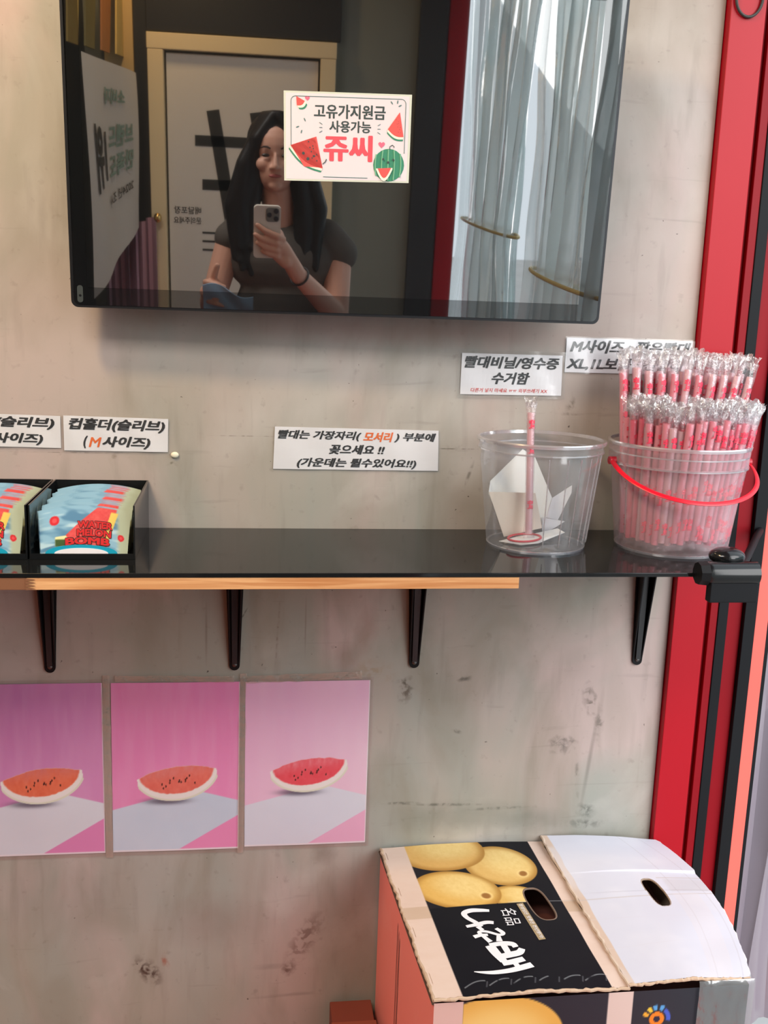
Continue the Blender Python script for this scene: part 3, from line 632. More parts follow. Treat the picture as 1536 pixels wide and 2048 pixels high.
def make_tray(x0, x1, label):
    o = empty('sleeve_tray', (x0, 0, SZ)); tag(o, label, 'tray'); W_ = x1-x0; D_ = .205; H_ = .0755; t = .0022
    MB().box(0, W_, -D_, -.002, .0003, .003).build('base', m_gloss, o)
    MB().box(0, W_, -.0045, -.002, .003, H_).build('back_panel', m_gloss, o)
    MB().box(0, t, -D_, -.0045, .003, H_, .0004).build('side_panel', m_gloss, o); MB().box(W_-t, W_, -D_, -.0045, .003, H_, .0004).build('side_panel', m_gloss, o)
    MB().box(t, W_-t, -D_, -D_+t, .003, .008).build('front_lip', m_gloss, o)
    return o
make_tray(-.289, -.1485, 'right open-front black tray holding watermelon cup sleeves'); make_tray(-.432, -.2915, 'left open-front black tray, cut off by the photo edge')
pro = make_sleeve(True); prb = make_sleeve(False)
first = {}
for ti, (xc, nm) in enumerate(((-.2215, 'right'), (-.365, 'left'))):
    ys = [-.192, -.187]+[-.168+.006*k for k in range(5)]+[-.120+.006*k for k in range(5)]+[-.070+.012*k for k in range(4)]
    for i, y in enumerate(ys):
        src = pro if i < 3 else prb
        s_ = src if src not in first else copy_tree(src); first[src] = 1
        s_.location = (xc-.001-.0022*math.sin(i*1.7)+(.003 if i > 1 else .004), y, SZ+.0025+(0 if i < 2 else .001 if i < 7 else .002 if i < 12 else .003)); s_.rotation_euler = (-.24+(.02*math.sin(i*2.3)), 0, .01*math.sin(i*3.1))
        if ti == 0:
            lb = 'watermelon cup sleeve at the very front of the right tray, words fully visible' if i == 0 else ('second sleeve from the front in the right tray, its left edge just showing' if i == 1 else 'blue watermelon cup sleeve in the row filed behind the front ones of the right tray')
        else:
            lb = 'watermelon cup sleeve at the very front of the left tray' if i == 0 else ('second sleeve from the front in the left tray' if i == 1 else 'blue watermelon cup sleeve in the row filed behind the front ones of the left tray')
        tag(s_, lb, 'cup sleeve', 'cup sleeves filed in the %s tray' % nm)
# round teal-and-white band of the front carton showing at the tray bottom
for xc, lb in ((-.221, 'teal and white curved card lying at the front of the right tray'), (-.366, 'teal and white curved card lying at the front of the left tray')):
    o = empty('curved_card', (xc, -.2005, SZ+.0075)); tag(o, lb, 'card', 'curved teal cards in the trays')
    def arcp(a0, r, h): return [(a0*math.cos(t)*r, 0, h*math.sin(t)) for t in np.linspace(0, PI, 25)]
    MB().poly(arcp(.048, 1, .0125), .0008).build('teal_band', m_teal, o); MB().poly([(p[0], -.0008, p[2]) for p in arcp(.036, 1, .0080)], .0006).build('white_centre', m_paper, o)

# ------------------------------------------------------------------ buckets
m_clear = film('clear_bucket_plastic', (.80, .82, .86), .86, .13, .17, gmax=.35)
m_clear2 = film('milky_bucket_plastic', (1, .86, .90), .9, .12, .24, gmax=.28)
def bucket(name, x, y, rb, rt_, h, label, m, cat='bucket', collar=False):
    o = empty(name, (x, y, SZ)); tag(o, label, cat)
    P = [(0, .004), (rb-.006, .003), (rb-.002, 0), (rb, .006), (rb+.0008, .01)]
    for k in range(1, 12): P.append((rb+.0008+(rt_-.006-rb)*k/12, .01+(h-.03)*k/12))
    if not collar: P += [(rt_-.008, h-.018), (rt_-.004, h-.016), (rt_-.004, h-.004)]
    else: P += [(rt_-.009, h-.034), (rt_-.003, h-.032), (rt_-.002, h-.004)]
    mb = MB(); mb.lathe(P, 96); mb.build('bucket_wall', m, o, True)
    rm = MB(); 
    rm.lathe([(rt_-.005, h-.005), (rt_, h-.0055), (rt_+.0008, h-.002), (rt_-.0005, h), (rt_-.0045, h)], 96, closed=True)
    rm.lathe([(rt_-.0055, h-.0175), (rt_-.0022, h-.0175), (rt_-.0022, h-.0155), (rt_-.0055, h-.0155)], 96, closed=True)
    if collar: rm.lathe([(rt_-.010, h-.0345), (rt_-.002, h-.0345), (rt_-.002, h-.0325), (rt_-.010, h-.0325)], 96, closed=True)
    rm.build('rim', film('rim_plastic', (.88, .86, .9), .45, .12, .42), o, True)
    rb_ = MB(); rb_.lathe([(rb-.004, .0), (rb-.0005, .0), (rb+.0002, .0035), (rb-.004, .0035)], 96, closed=True); rb_.build('foot_ring', film('foot_plastic', (.80, .84, .92), .5, .12, .4), o, True)
    return o
bk = bucket('clear_bucket', .446, -.104, .0755, .0975, .166, 'empty-looking clear plastic bucket with paper scraps and one straw in it', m_clear)
rib = MB()
for a in np.radians([-98, -80, -66, -52, -40, -28, -14, 0]):
    rib.tube([(r*math.cos(a), r*math.sin(a), z) for r, z in ((.0772, .012), (.0918, .145))], .0009, 6)
rib.build('moulded_rib', film('rib_plastic', (.95, .93, .96), .4, .1, .3), bk, True)
bs = bucket('straw_bucket', .661, -.114, .086, .1075, .166, 'clear bucket with a red handle packed full of wrapped straws', m_clear2, collar=True)
def hpt(t):   # bail handle: half ellipse drooping in front of the bucket
    a = PI*(1-t); return (.1115*math.cos(a), -.012-.106*max(0, math.sin(a))**.85, .136-.046*max(0, math.sin(a))**.9-.002*math.cos(a))
hd = MB(); hd.tube([hpt(k/40) for k in range(41)], .0038, 10, flat=(0, 1, .3)); hd.build('bail_handle', mat('red_plastic', lin(214, 10, 38), .3), bs, True)
for s in (-1, 1):
    hd = MB(); hd.tube([(s*.104, -.011, .136), (s*.114, -.012, .136)], .006, 12); hd.build('handle_lug', mat('red_plastic_lug', lin(190, 20, 44), .35), bs, True)

# ------------------------------------------------------------------ wrapped straws
m_straw = film('pink_straw_plastic', lin(255, 180, 196), .92, .12, .92, gmax=.25)
m_strawc = film('clear_straw_plastic', lin(255, 226, 231), .92, .1, .72, gmax=.3)
m_strawr = film('rose_straw_plastic', lin(255, 128, 156), .9, .12, .9, gmax=.3)
m_wrap = film('straw_wrapper_film', (.98, .93, .95), .94, .13, .06, .5, 160, gmax=.4)
m_crimp = film('crimped_film', (.97, .95, .97), .35, .10, .22, .9, 220)
m_sprint = mat('straw_red_ink', lin(232, 56, 88), .5)
def make_straw(L, seed, ms):
    rd = random.Random(seed); o = empty('wrapped_straw'); R_ = .0054
    mb = MB(); mb.lathe([(R_, .010), (R_, L-.022), (R_-.0008, L-.022), (R_-.0008, .010)], 14, closed=True); mb.build('straw', ms, o, True)
    mb = MB(); n = 14; N = 16; rings = []
    for i in range(N+1):
        t = i/N; z = t*L
        e = min(1, min(t, 1-t)/.09)
        a = .0068*(.9+.1*e)+(.0026+.002*rd.random())*(1-e); b = .0066*e+.0006
        rings.append([mb.bm.verts.new((a*math.cos(2*PI*k/n)+(rd.uniform(-.0012, .0012) if e < 1 else rd.uniform(-.0003, .0003)), b*math.sin(2*PI*k/n)+rd.uniform(-.0004, .0004), z)) for k in range(n)])
    for i in range(N):
        for k in range(n): mb.bm.faces.new((rings[i][k], rings[i][(k+1) % n], rings[i+1][(k+1) % n], rings[i+1][k]))
    mb.build('wrapper', m_wrap, o, True)
    mb = MB()   # crimped, crumpled fin at the top end
    W_ = .0098; G = [[mb.bm.verts.new((W_*(i/7-.5)*2*(.7+.5*j/4)+rd.uniform(-.001, .001), rd.uniform(-.0028, .0028)*(.3+j/4)+.0035*math.sin(i*1.9+seed), L-.012+.022*j/4+rd.uniform(-.003, .003)*(j/4)))for i in range(8)] for j in range(5)]
    for j in range(4):
        for i in range(7): mb.bm.faces.new((G[j][i], G[j][i+1], G[j+1][i+1], G[j+1][i]))
    mb.build('crimped_end', m_crimp, o)
    ph = rd.uniform(.0, .3)
    def mp(z0): 
        return lambda u, v: (.0070*math.sin((v-.5)*1.5+ph), -.0071*math.cos((v-.5)*1.5+ph), z0-u)
    mk = None
    k = 0
    j_ = .10*((seed*37 % 11)/11-.5)
    for z0 in ((L*(.84+j_), L*(.46+j_), L*(.2-j_)) if L < .24 else (L*(.88+j_*.4), L*(.70+j_*.6), L*(.3+j_))):
        tx = text('쥬씨', 0, 0, .019, 1, mp(z0), m_sprint, o, name='printed_mark', bold=.05); k += 1
    return o
kinds = [make_straw(.212, 1, m_straw), make_straw(.208, 2, m_strawr), make_straw(.215, 3, m_straw), make_straw(.205, 4, m_strawc), make_straw(.211, 5, m_straw), make_straw(.213, 6, m_strawr), make_straw(.209, 7, m_straw)]
longk = [make_straw(.285, 11, m_strawc), make_straw(.29, 12, m_strawc), make_straw(.282, 13, m_straw), make_straw(.286, 14, m_strawc)]
used = set(); rd = random.Random(21)
def place(src, p, tilt, spin, label, group, cat='straw'):
    o = src if src.name not in used else copy_tree(src); used.add(src.name)
    base = Vector(p); d = Vector(tilt); q = Vector((0, 0, 1)).rotation_difference(d.normalized())
    o.rotation_mode = 'QUATERNION'; o.rotation_quaternion = q @ Matrix.Rotation(spin, 3, 'Z').to_quaternion(); o.location = base
    tag(o, label, cat, group); return o
bx, by = .661, -.114
SF = 'short wrapped straw standing in the front of the red-handled bucket'; SL = 'long wrapped straw standing tall at the back of the red-handled bucket'
def ringstraws(r, n, a0, a1, lb, jr=.002):
    for k in range(n):
        a = a0+(a1-a0)*(k+.5)/n+rd.uniform(-.01, .01); rr_ = r+rd.uniform(-jr, jr)
        p = (bx+rr_*math.cos(a), by+rr_*math.sin(a)*.98, SZ+.006+rd.uniform(0, .012))
        tl = (.10*math.cos(a)+.05+rd.uniform(-.02, .02), .08*math.sin(a)+rd.uniform(-.02, .02), 1)
        spin = rd.uniform(-.5, .5)
        place(kinds[rd.choice([0, 1, 2, 3, 4, 5, 6])], p, tl, spin, lb, 'short wrapped straws in the front of the bucket')
ringstraws(.0785, 27, PI*1.0, PI*2.0, 'short wrapped straw of the outermost row, pressed against the front of the red-handled bucket')
ringstraws(.0645, 21, PI*1.02, PI*1.98, 'short wrapped straw in the second row from the front of the red-handled bucket')
ringstraws(.049, 11, PI*1.0, PI*2.0, 'short wrapped straw in the third row from the front of the red-handled bucket'); ringstraws(.030, 6, PI*1., PI*2., 'short wrapped straw in the middle of the red-handled bucket')
for row, (yy_, n) in enumerate(((-.094, 11), (-.078, 11), (-.064, 9))):
    for k in range(n):
        t = (k+.5)/n-.5; x = bx+t*.150*(1-row*.08)
        place(longk[rd.choice([0, 1, 3, 2, 0])], (x, yy_+rd.uniform(-.003, .003), SZ+.006), (t*.30+.085, .085+.0*row+rd.uniform(-.01, .01), 1), rd.uniform(-.5, .5), ('long wrapped straw in the front row of the tall ones', 'long wrapped straw in the middle row of the tall ones', 'long wrapped straw in the back row, nearest the wall')[row], 'long wrapped straws at the back of the bucket')
# one used wrapper in the clear bucket
us = copy_tree(longk[1]); us.rotation_mode = 'QUATERNION'; us.location = (.434, -.108, SZ+.010); us.scale = (1, 1, .72)
us.rotation_quaternion = Vector((0, 0, 1)).rotation_difference(Vector((-.02, .08, 1)).normalized()); tag(us, 'single wrapped straw standing upright in the clear bucket of scraps', 'straw'); us['group'] = 'straw in the clear bucket'
del us['group']
# paper scraps
mp_ = mat('tissue_white', lin(236, 240, 238), .7); mp2 = mat('tissue_cream', lin(232, 220, 204), .7)
def scrap(name, pts_list, m, label, th=.0007, cat='paper scrap'):
    mb = MB()
    for pts in pts_list: mb.poly(pts, th, (0, -1, 0))
    o = mb.build(name, m); 
    c = sum((v.co for v in o.data.vertices), Vector())/len(o.data.vertices)
    for v in o.data.vertices: v.co -= c
    o.location = c; return tag(o, label, cat)
nk = empty('paper_napkin', (.42, -.09, SZ+.01)); tag(nk, 'folded white paper napkin standing in the clear bucket', 'napkin')
def rel(p): return (p[0]-.42, p[1]+.09, p[2]-SZ-.01)
def nq(name, pts, m, th=.0008): mb = MB(); mb.poly([rel(p) for p in pts], th, (0, -1, 0)); return mb.build(name, m, nk)
nq('back_fold', [(.380, -.062, 1.134), (.431, -.055, 1.184), (.452, -.055, 1.171), (.483, -.058, 1.107), (.471, -.06, 1.062), (.41, -.062, 1.050), (.378, -.062, 1.114)], mp_)
nq('front_fold', [(.373, -.085, 1.121), (.447, -.085, 1.120), (.462, -.083, 1.064), (.401, -.085, 1.050)], mp2)
nq('crease', [(.373, -.0845, 1.121), (.380, -.0625, 1.134), (.384, -.063, 1.11), (.401, -.0845, 1.055)], mp_)
scrap('paper_scrap', [[(.474, -.060, 1.076), (.483, -.060, 1.108), (.512, -.064, 1.129), (.512, -.064, 1.117), (.494, -.060, 1.072)], [(.467, -.0655, 1.077), (.504, -.0655, 1.071), (.489, -.0655, 1.061), (.468, -.0655, 1.050)]], mat('scrap_paper', lin(226, 226, 230), .7), 'crumpled torn paper scrap leaning at the right inside the clear bucket')
sp_ = empty('flat_receipt', (.446, -.118, SZ+.0065)); tag(sp_, 'flat paper scrap with a red oval lying on the clear bucket floor', 'paper scrap')
MB().poly([(-.060, .003, 0), (-.026, .026, .002), (.001, .035, .004), (.046, .050, .010), (.052, .030, .008), (-.002, -.010, 0), (-.033, -.022, 0)], .0006, (0, 0, 1)).build('paper', mp_, sp_)
MB().tube([(-.020+.026*math.cos(a)+.010*math.sin(a), .004+.027*math.sin(a), .0045+.0012) for a in np.linspace(0, 2*PI, 28, endpoint=False)], .0017, 8, True).build('red_oval', mat('red_oval_ink', lin(206, 50, 66), .4), sp_, True)

# ------------------------------------------------------------------ pear box
bxr = empty('pear_box', (.235, -.40, 0)); tag(bxr, 'worn cardboard pear carton with black and white top on the floor against the wall', 'box')
BH = .474
def bw(p): return (p[0]-.235, p[1]+.40, p[2])
m_side = varied(mat('coral_printed_board', lin(226, 96, 88), .5), 5, .06)
# corners of the carton mouth on the ground plan
c_bl, c_br, c_fr, c_fl = Vector((.2365, -.006)), Vector((.718, -.020)), Vector((.712, -.400)), Vector((.259, -.402))
def wallp(a, b, z0, z1, name, m, th=.004, nu=40, nv=40, colf=None):
    def mp(u, v): p = a*(1-u)+b*u; return bw((p.x, p.y, z0+(z1-z0)*v))
    if colf: return print_sheet(name, mp, nu, nv, colf, m, bxr)
    mb = MB(); mb.poly([mp(0, 0), mp(1, 0), mp(1, 1), mp(0, 1)]); return mb.build(name, m, bxr)
def side_col(U, V):      # U: back to front, V: bottom to top
    c = np.zeros((len(U), 3)); c[:] = np.array((252, 146, 134))/255
    c = blend(c, .5*sst(.55, .8, fbm(U*5, V*5)), (252, 160, 150))
    for x0, x1 in ((.395, .404), (.42, .426), (.436, .444)):
        ins = sst(x0-.002, x0, U)*sst(x1+.002, x1, U)*sst(.925, .915, V+.55*(x0-.39)); c = blend(c, ins, (58, 18, 20))
    return c
wallp(c_bl, c_fl, 0, BH, 'side_panel', print_mat('side_print', .55, .2), nu=260, nv=60, colf=side_col)
def front_col(U, V):
    c = np.zeros((len(U), 3)); c[:] = np.array((38, 44, 54))/255
    x = U*.453; z = (1-V)*BH
    c = blend(c, sst(.0415, .0405, x), (224, 186, 178))
    for cx, cz, rx, rz, col in ((.09, .06, .095, .065, (232, 176, 88)), (.20, .11, .06, .05, (228, 168, 84)), (.10, .20, .09, .07, (226, 170, 86))):
        d = ((x-cx)/rx)**2+((z-cz)/rz)**2; msk = sst(1.04, .97, d)*sst(.0405, .0415, x); c = blend(c, msk, col); c = blend(c, msk*sst(.9, .1, d), (244, 204, 124))
    c = blend(c, sst(.246, .247, x)*sst(.283, .282, x), (222, 198, 190))
    cx, cz = .320, .046; d = np.hypot(x-cx, z-cz); c = blend(c, sst(.0115, .0105, d), (240, 130, 40)); c = blend(c, sst(.0055, .0045, d), (40, 40, 60))
    an = np.arctan2(-(z-cz), x-cx)
    for a0, cc in ((1.2, (90, 160, 220)), (1.75, (90, 160, 220)), (2.2, (240, 200, 70)), (2.7, (240, 170, 60))):
        c = blend(c, sst(.2, .12, np.abs(an-a0))*sst(.013, .0145, d)*sst(.023, .0215, d), cc)
    c = blend(c, sst(.62, .5, np.abs(an-.35))*sst(.0135, .0145, d)*sst(.021, .0195, d), (70, 96, 200))
    tr = np.exp(-((z-.012-.004*vnoise(x*60, x*0))/.0016)**2)*sst(.247, .25, x)*.0; c = blend(c, tr, (200, 190, 180))
    return c
wallp(c_fl, c_fr, 0, BH, 'front_panel', print_mat('front_print', .34), nu=420, nv=200, colf=front_col)
wallp(c_fr, c_br, 0, BH, 'side_panel', m_kraft); wallp(c_br, c_bl, 0, BH, 'back_panel', m_kraft)
MB().poly([bw((.24, -.01, .004)), bw((.715, -.02, .004)), bw((.71, -.398, .004)), bw((.26, -.40, .004))]).build('bottom_panel', m_kraft, bxr)
s_t, s_b = Vector((.522, -.002)), Vector((.534, -.400))
def flapz(u, v):      # gentle sag and crush, u across the flap, v back to front
    return .004*math.sin(PI*u)+.0016*(noise.noise(Vector((u*3, v*5, 1))))+.003
def left_map(u, v): 
    a = (c_bl*(1-v)+c_fl*v); b = (s_t*(1-v)+s_b*v); p = a*(1-u)+b*u
    return bw((p.x+.0012*math.sin(v*23)*(1-u)*(u < .02), p.y, BH+flapz(u, v)+.003))
def right_map(u, v):
    b = (s_t*(1-v)+s_b*v); e = c_br*(1-v)+c_fr*v; e = e+Vector((.034*math.sin(PI*min(1, (v*.97+.03)**.85))**.8, 0)); p = b*(1-u)+e*u
    return bw((p.x, p.y, BH+.008+flapz(u, v)+.006*math.sin(PI*v)*u-.004*u*abs(math.sin(6*v))*(v > .3)*(v < .45)+.006*(1-v)*(1-v)*(1-u)))
def pear(c, u, v, cu, cv, ru, rv, an, tone, tipd=.62):
    du, dv = (u-cu)*1.0, (v-cv)*1.38; X = du*math.cos(an)+dv*math.sin(an); Y = -du*math.sin(an)+dv*math.cos(an)
    d = (X/ru)**2+(Y/rv)**2; msk = sst(1.03, .97, d)
    col = np.array(tone)/255*np.ones((len(u), 3)); col = blend(col, sst(.9, .0, (X/ru-.15)**2+(Y/rv+.3)**2), (234, 208, 142)); col = blend(col, sst(.55, 1.0, d)*.55, (128, 84, 30)); col = blend(col, .25*fbm(u*60, v*60), (190, 140, 60))
    t2 = ((X-ru*tipd)/(ru*.13))**2+((Y-rv*.1)/(rv*.17))**2; col = blend(col, sst(2.2, 1.0, t2)*.5, (240, 214, 150)); col = blend(col, sst(1.0, .3, t2)*.75, (126, 76, 34))
    return blend(c, msk, col)
def top_col(U, V):
    c = np.zeros((len(U), 3)); c[:] = np.array((22, 23, 30))/255
    pz = V < .455
    p = c.copy(); p = blend(p, np.ones(len(U))*.0, (0, 0, 0)); p = blend(p, .35*sst(.5, .0, U), (70, 60, 66))
    p = pear(p, U, V, .68, .44, .16, .12, .3, (216, 178, 104), .9)
    p = pear(p, U, V, .665, .195, .215, .215, .55, (220, 184, 116), .66)
    p = pear(p, U, V, .345, .055, .27, .225, .05, (218, 176, 108), 1.6)
    p = pear(p, U, V, .345, .36, .25, .185, .35, (222, 180, 102), .66)
    c = blend(c, sst(.461, .457, V-.02*(1-U)), p)
    kr = np.array((214, 190, 176))/255; kr = kr*np.ones((len(U), 3)); kr = blend(kr, .5*fbm(U*10, V*30), (224, 206, 196)); kr = blend(kr, sst(.455, .46, V)*sst(.54, .535, V)*.55, (184, 158, 132))
    c = blend(c, sst(.146, .142, U), kr); c = blend(c, sst(.912, .916, U), kr)
    # wear lines along the front fold of the print
    for k in range(6):
        u0 = .17+k*.125; t = (U-u0)/.115; arc = .955-.030*np.sin(np.clip(t, 0, 1)*PI*.62)
        c = blend(c, .55*sst(.0045, .001, np.abs(V-arc))*(t > 0)*(t < 1)*sst(.15, .4, vnoise(U*40, V*0)), (190, 196, 200))
        c = blend(c, .4*sst(.005, .002, np.abs(U-(u0+.125)+.5*(V-.93)))*(V > .932)*(V < .96), (150, 152, 158))
    c = blend(c, .5*sst(.003, .001, np.abs(V-.462))*(U > .6), (200, 200, 204))
    return c
def slot(cu, cv, ru, rv, an):
    def inside(u, v):
        du, dv = (u-cu), (v-cv)*1.38; X = du*np.cos(an)+dv*np.sin(an); Y = -du*np.sin(an)+dv*np.cos(an)
        return (np.abs(X/ru)**3+np.abs(Y/rv)**3) < 1
    return inside
# left flap local u is 0..1 over ~0.28 m, v over ~0.40 m
inL = slot(.775, .482, .062, .15, -.06); inR = slot(.585, .462, .062, .14, -.06)
print_sheet('printed_flap', left_map, 300, 400, top_col, print_mat('flap_print', .5, .2), bxr, keep=lambda u, v: ~inL(u, v))
def white_col(U, V):
    c = np.zeros((len(U), 3)); c[:] = np.array((206, 208, 222))/255
    c = blend(c, sst(.06, .052, U+.012*vnoise(V*12, V*0)), (206, 184, 168))
    c = blend(c, .5*sst(.45, .75, fbm(U*3, V*6+3)), (216, 217, 228)); c = blend(c, .45*sst(.35, .37, V)*sst(.47, .45, V)*sst(.68, .72, U), (192, 188, 192))
    for a, b, s in ((.70, 1.0, .25), (.90, .2, .1)):
        ln = np.abs(U-(a-.0*V)-.14*np.sin(V*2.0+s)+.08); c = blend(c, .35*sst(.006, .002, ln), (176, 172, 180))
    for v0 in (.345, .475): c = blend(c, .6*sst(.005, .002, np.abs(V-v0-.02*(1-U)))*(U > .66 if v0 < .4 else U > .0), (188, 180, 178))
    bnd = sst(.60, .61, U-.10*np.sin(V*2.4))*sst(.80, .79, U-.10*np.sin(V*2.4))*(V > .47); c = blend(c, bnd*.35, (214, 208, 214))
    c = blend(c, .3*sst(.003, .001, np.abs(V-.62-.02*U)), (206, 204, 214)); c = blend(c, .3*sst(.003, .001, np.abs(V-.8+.02*U)), (206, 204, 214))
    return c
print_sheet('white_flap', right_map, 220, 300, white_col, print_mat('white_flap_print', .45), bxr, keep=lambda u, v: ~inR(u, v))
def slot_rim(mapf, cu, cv, ru, rv, an, m):
    P = []
    for k in range(40):
        t = 2*PI*k/40; ct_, st_ = math.cos(t), math.sin(t); X = ru*1.03*math.copysign(abs(ct_)**.667, ct_); Y = rv*1.02*math.copysign(abs(st_)**.667, st_)
        u = cu+X*math.cos(an)-Y*math.sin(an); v = cv+(X*math.sin(an)+Y*math.cos(an))/1.38; q = mapf(u, v); P.append((q[0], q[1], q[2]-.0012))
    mb = MB(); mb.tube(P, .0017, 8, True); mb.build('hand_hole_edge', m, bxr, True)
slot_rim(left_map, .775, .482, .062, .15, -.06, mat('torn_board_edge', lin(120, 100, 88), .8)); slot_rim(right_map, .585, .462, .062, .14, -.06, mat('raw_board_edge', lin(150, 128, 108), .8))
# inner flaps under the top (what the hand holes look into)
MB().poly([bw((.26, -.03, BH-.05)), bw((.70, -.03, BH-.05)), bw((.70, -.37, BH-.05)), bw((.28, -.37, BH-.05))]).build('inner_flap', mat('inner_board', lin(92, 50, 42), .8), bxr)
# corrugated edges
def edge(name, mapf, pts, r, m):
    mb = MB(); P = []; rd2 = random.Random(5)
    for u, v in pts: q = mapf(u, v); P.append((q[0]+rd2.uniform(-.001, .001), q[1]+rd2.uniform(-.0008, .0008), q[2]-.002+rd2.uniform(-.0008, .0008)))
    mb.tube(P, [r*rd2.uniform(.75, 1.2) for _ in P], 7); return mb.build(name, m, bxr)
ke = mat('corrugated_edge', lin(196, 170, 146), .85); lin_ = lambda a, b, n: np.linspace(a, b, n)
edge('corrugated_edge', left_map, [(0, v) for v in lin_(0, 1, 60)], .0028, ke); edge('corrugated_edge', left_map, [(u, 1) for u in lin_(0, 1, 50)], .0026, ke)
edge('corrugated_edge', left_map, [(1, v) for v in lin_(0, 1, 40)], .0022, ke); edge('corrugated_edge', right_map, [(0, v) for v in lin_(0, 1, 40)], .0026, mat('pale_edge', lin(214, 196, 180), .85))
edge('corrugated_edge', right_map, [(u, 1) for u in lin_(0, 1, 50)], .0024, ke); edge('corrugated_edge', right_map, [(1, v) for v in lin_(0, 1, 40)], .0016, mat('white_edge', lin(226, 222, 226), .8))
m_gap = mat('dark_fold_line', lin(80, 60, 46), .9)
mb = MB(); mb.tube([bw((c_bl.x*(1-t)+c_fl.x*t-.0014, c_bl.y*(1-t)+c_fl.y*t, BH-.0005)) for t in lin_(0, 1, 50)], .0022, 6); mb.build('fold_gap', m_gap, bxr)
# clear tape over the crushed front right corner
tm = film('packing_tape', (.66, .68, .70), .6, .16, .16, .5, 34, gmax=.5)
mb = MB(); N = 18; G = []
for j in range(N+1):
    row = []
    for i in range(N+1):
        u = i/N; v = j/N; x = .636+.082*u; 
        if v < .3: y, z = -.400-.0035-.03*(.3-v)*0+.09*(.3-v)*.6, BH+.011
        else: y, z = -.4045, BH+.010-(v-.3)*.17
        nz_ = noise.noise(Vector((u*6, v*8, 3)))*.0022; row.append(mb.bm.verts.new(bw((x, y-abs(nz_), z+nz_*.3))))
    G.append(row)
for j in range(N):
    for i in range(N): mb.bm.faces.new((G[j][i], G[j][i+1], G[j+1][i+1], G[j+1][i]))
mb.build('clear_tape', tm, bxr, True)
# lettering on the black flap, read with its top towards +x
LX = lambda x, y: None
def flap_xy(x, y):   # ground-plan point -> flap surface
    v = (-y)/.402; v = min(max(v, 0), 1); a = (c_bl*(1-v)+c_fl*v); b = (s_t*(1-v)+s_b*v); u = (x-a.x)/(b.x-a.x); q = left_map(u, v); return (q[0], q[1], q[2]+.0007)
def vmap(x_base, y0): return lambda u, v: flap_xy(x_base+v, y0-u)   # advance u runs towards the viewer, glyph up = +x
m_wink = mat('white_ink', lin(240, 240, 246), .4); m_gold = mat('gold_ink', lin(170, 150, 116), .35)
def brush(strokes, m, name='brush_lettering'):
    mb = MB()
    for st in strokes:
        P = [flap_xy(x, y) for x, y, _ in st]; 
        L_, R__ = [], []
        for i, (x, y, w_) in enumerate(st):
            a = Vector(st[max(i-1, 0)][:2]); b = Vector(st[min(i+1, len(st)-1)][:2]); t = (b-a).normalized(); s_ = Vector((-t.y, t.x))*w_/2
            L_.append(mb.bm.verts.new(flap_xy(x+s_.x, y+s_.y))); R__.append(mb.bm.verts.new(flap_xy(x-s_.x, y-s_.y)))
        for i in range(len(st)-1): mb.bm.faces.new((L_[i], L_[i+1], R__[i+1], R__[i]))
    mb.build(name, m, bxr)
def smooth_stroke(pts, n=8):
    out = []
    for i in range(len(pts)-1):
        p0 = np.array(pts[max(i-1, 0)]); p1 = np.array(pts[i]); p2 = np.array(pts[i+1]); p3 = np.array(pts[min(i+2, len(pts)-1)])
        for k in range(n):
            t = k/n; out.append(tuple(.5*((2*p1)+(-p0+p2)*t+(2*p0-5*p1+4*p2-p3)*t*t+(-p0+3*p1-3*p2+p3)*t**3)))
    out.append(tuple(pts[-1])); return out
BR = [  # strokes as (x, y, width) on the ground plan: the three syllables of the brush title
    [(.386, -.207, .008), (.372, -.205, .011), (.352, -.204, .013), (.338, -.210, .012), (.340, -.222, .010), (.352, -.236, .010), (.361, -.248, .008)],
    [(.333, -.246, .008), (.350, -.243, .010), (.372, -.238, .011), (.385, -.240, .010)],
    [(.353, -.247, .009), (.360, -.258, .008)],
    [(.385, -.255, .008), (.394, -.268, .009), (.386, -.272, .007), (.366, -.262, .007), (.352, -.262, .007), (.358, -.274, .008), (.366, -.288, .010)],
    [(.340, -.273, .010), (.352, -.270, .009), (.366, -.270, .007)], [(.384, -.274, .007), (.382, -.288, .012)],
    [(.362, -.296, .018), (.368, -.316, .017), (.376, -.336, .014)], [(.362, -.296, .012), (.384, -.294, .013), (.402, -.297, .013), (.406, -.305, .011)], [(.370, -.325, .014), (.390, -.322, .016), (.408, -.318, .015), (.416, -.309, .012)], [(.386, -.296, .012), (.388, -.310, .012), (.390, -.326, .010)],
    [(.372, -.341, .012), (.392, -.338, .014), (.412, -.333, .013)], [(.393, -.340, .010), (.397, -.352, .010)],
    [(.320, -.352, .002), (.332, -.355, .006), (.352, -.358, .010), (.380, -.357, .012), (.404, -.352, .014), (.422, -.347, .014)]]
brush([smooth_stroke([(.350+(x-.350)*.84, -.205+(y+.205)*1.0, w_*.8) for x, y, w_ in s]) for s in BR], m_wink)
text('名品', 0, 0, .046, .024, vmap(.398, -.203), m_wink, bxr, name='lettering', bold=-.012)
mb = MB(); mb.poly([flap_xy(*p) for p in ((.4275, -.192), (.4385, -.190), (.4475, -.288), (.4365, -.290))]); mb.build('gold_label', m_gold, bxr)
for v in bpy.data.objects[bxr.children[-1].name].data.vertices: v.co.z += .0003
text('정성담은 맛좋은 천년향기!', 0, 0, .092, .0065, lambda u, v: (lambda q: (q[0], q[1], q[2]+.0006))(flap_xy(.430+v+u*.1, -.1935-u)), m_wink, bxr, bold=.01)
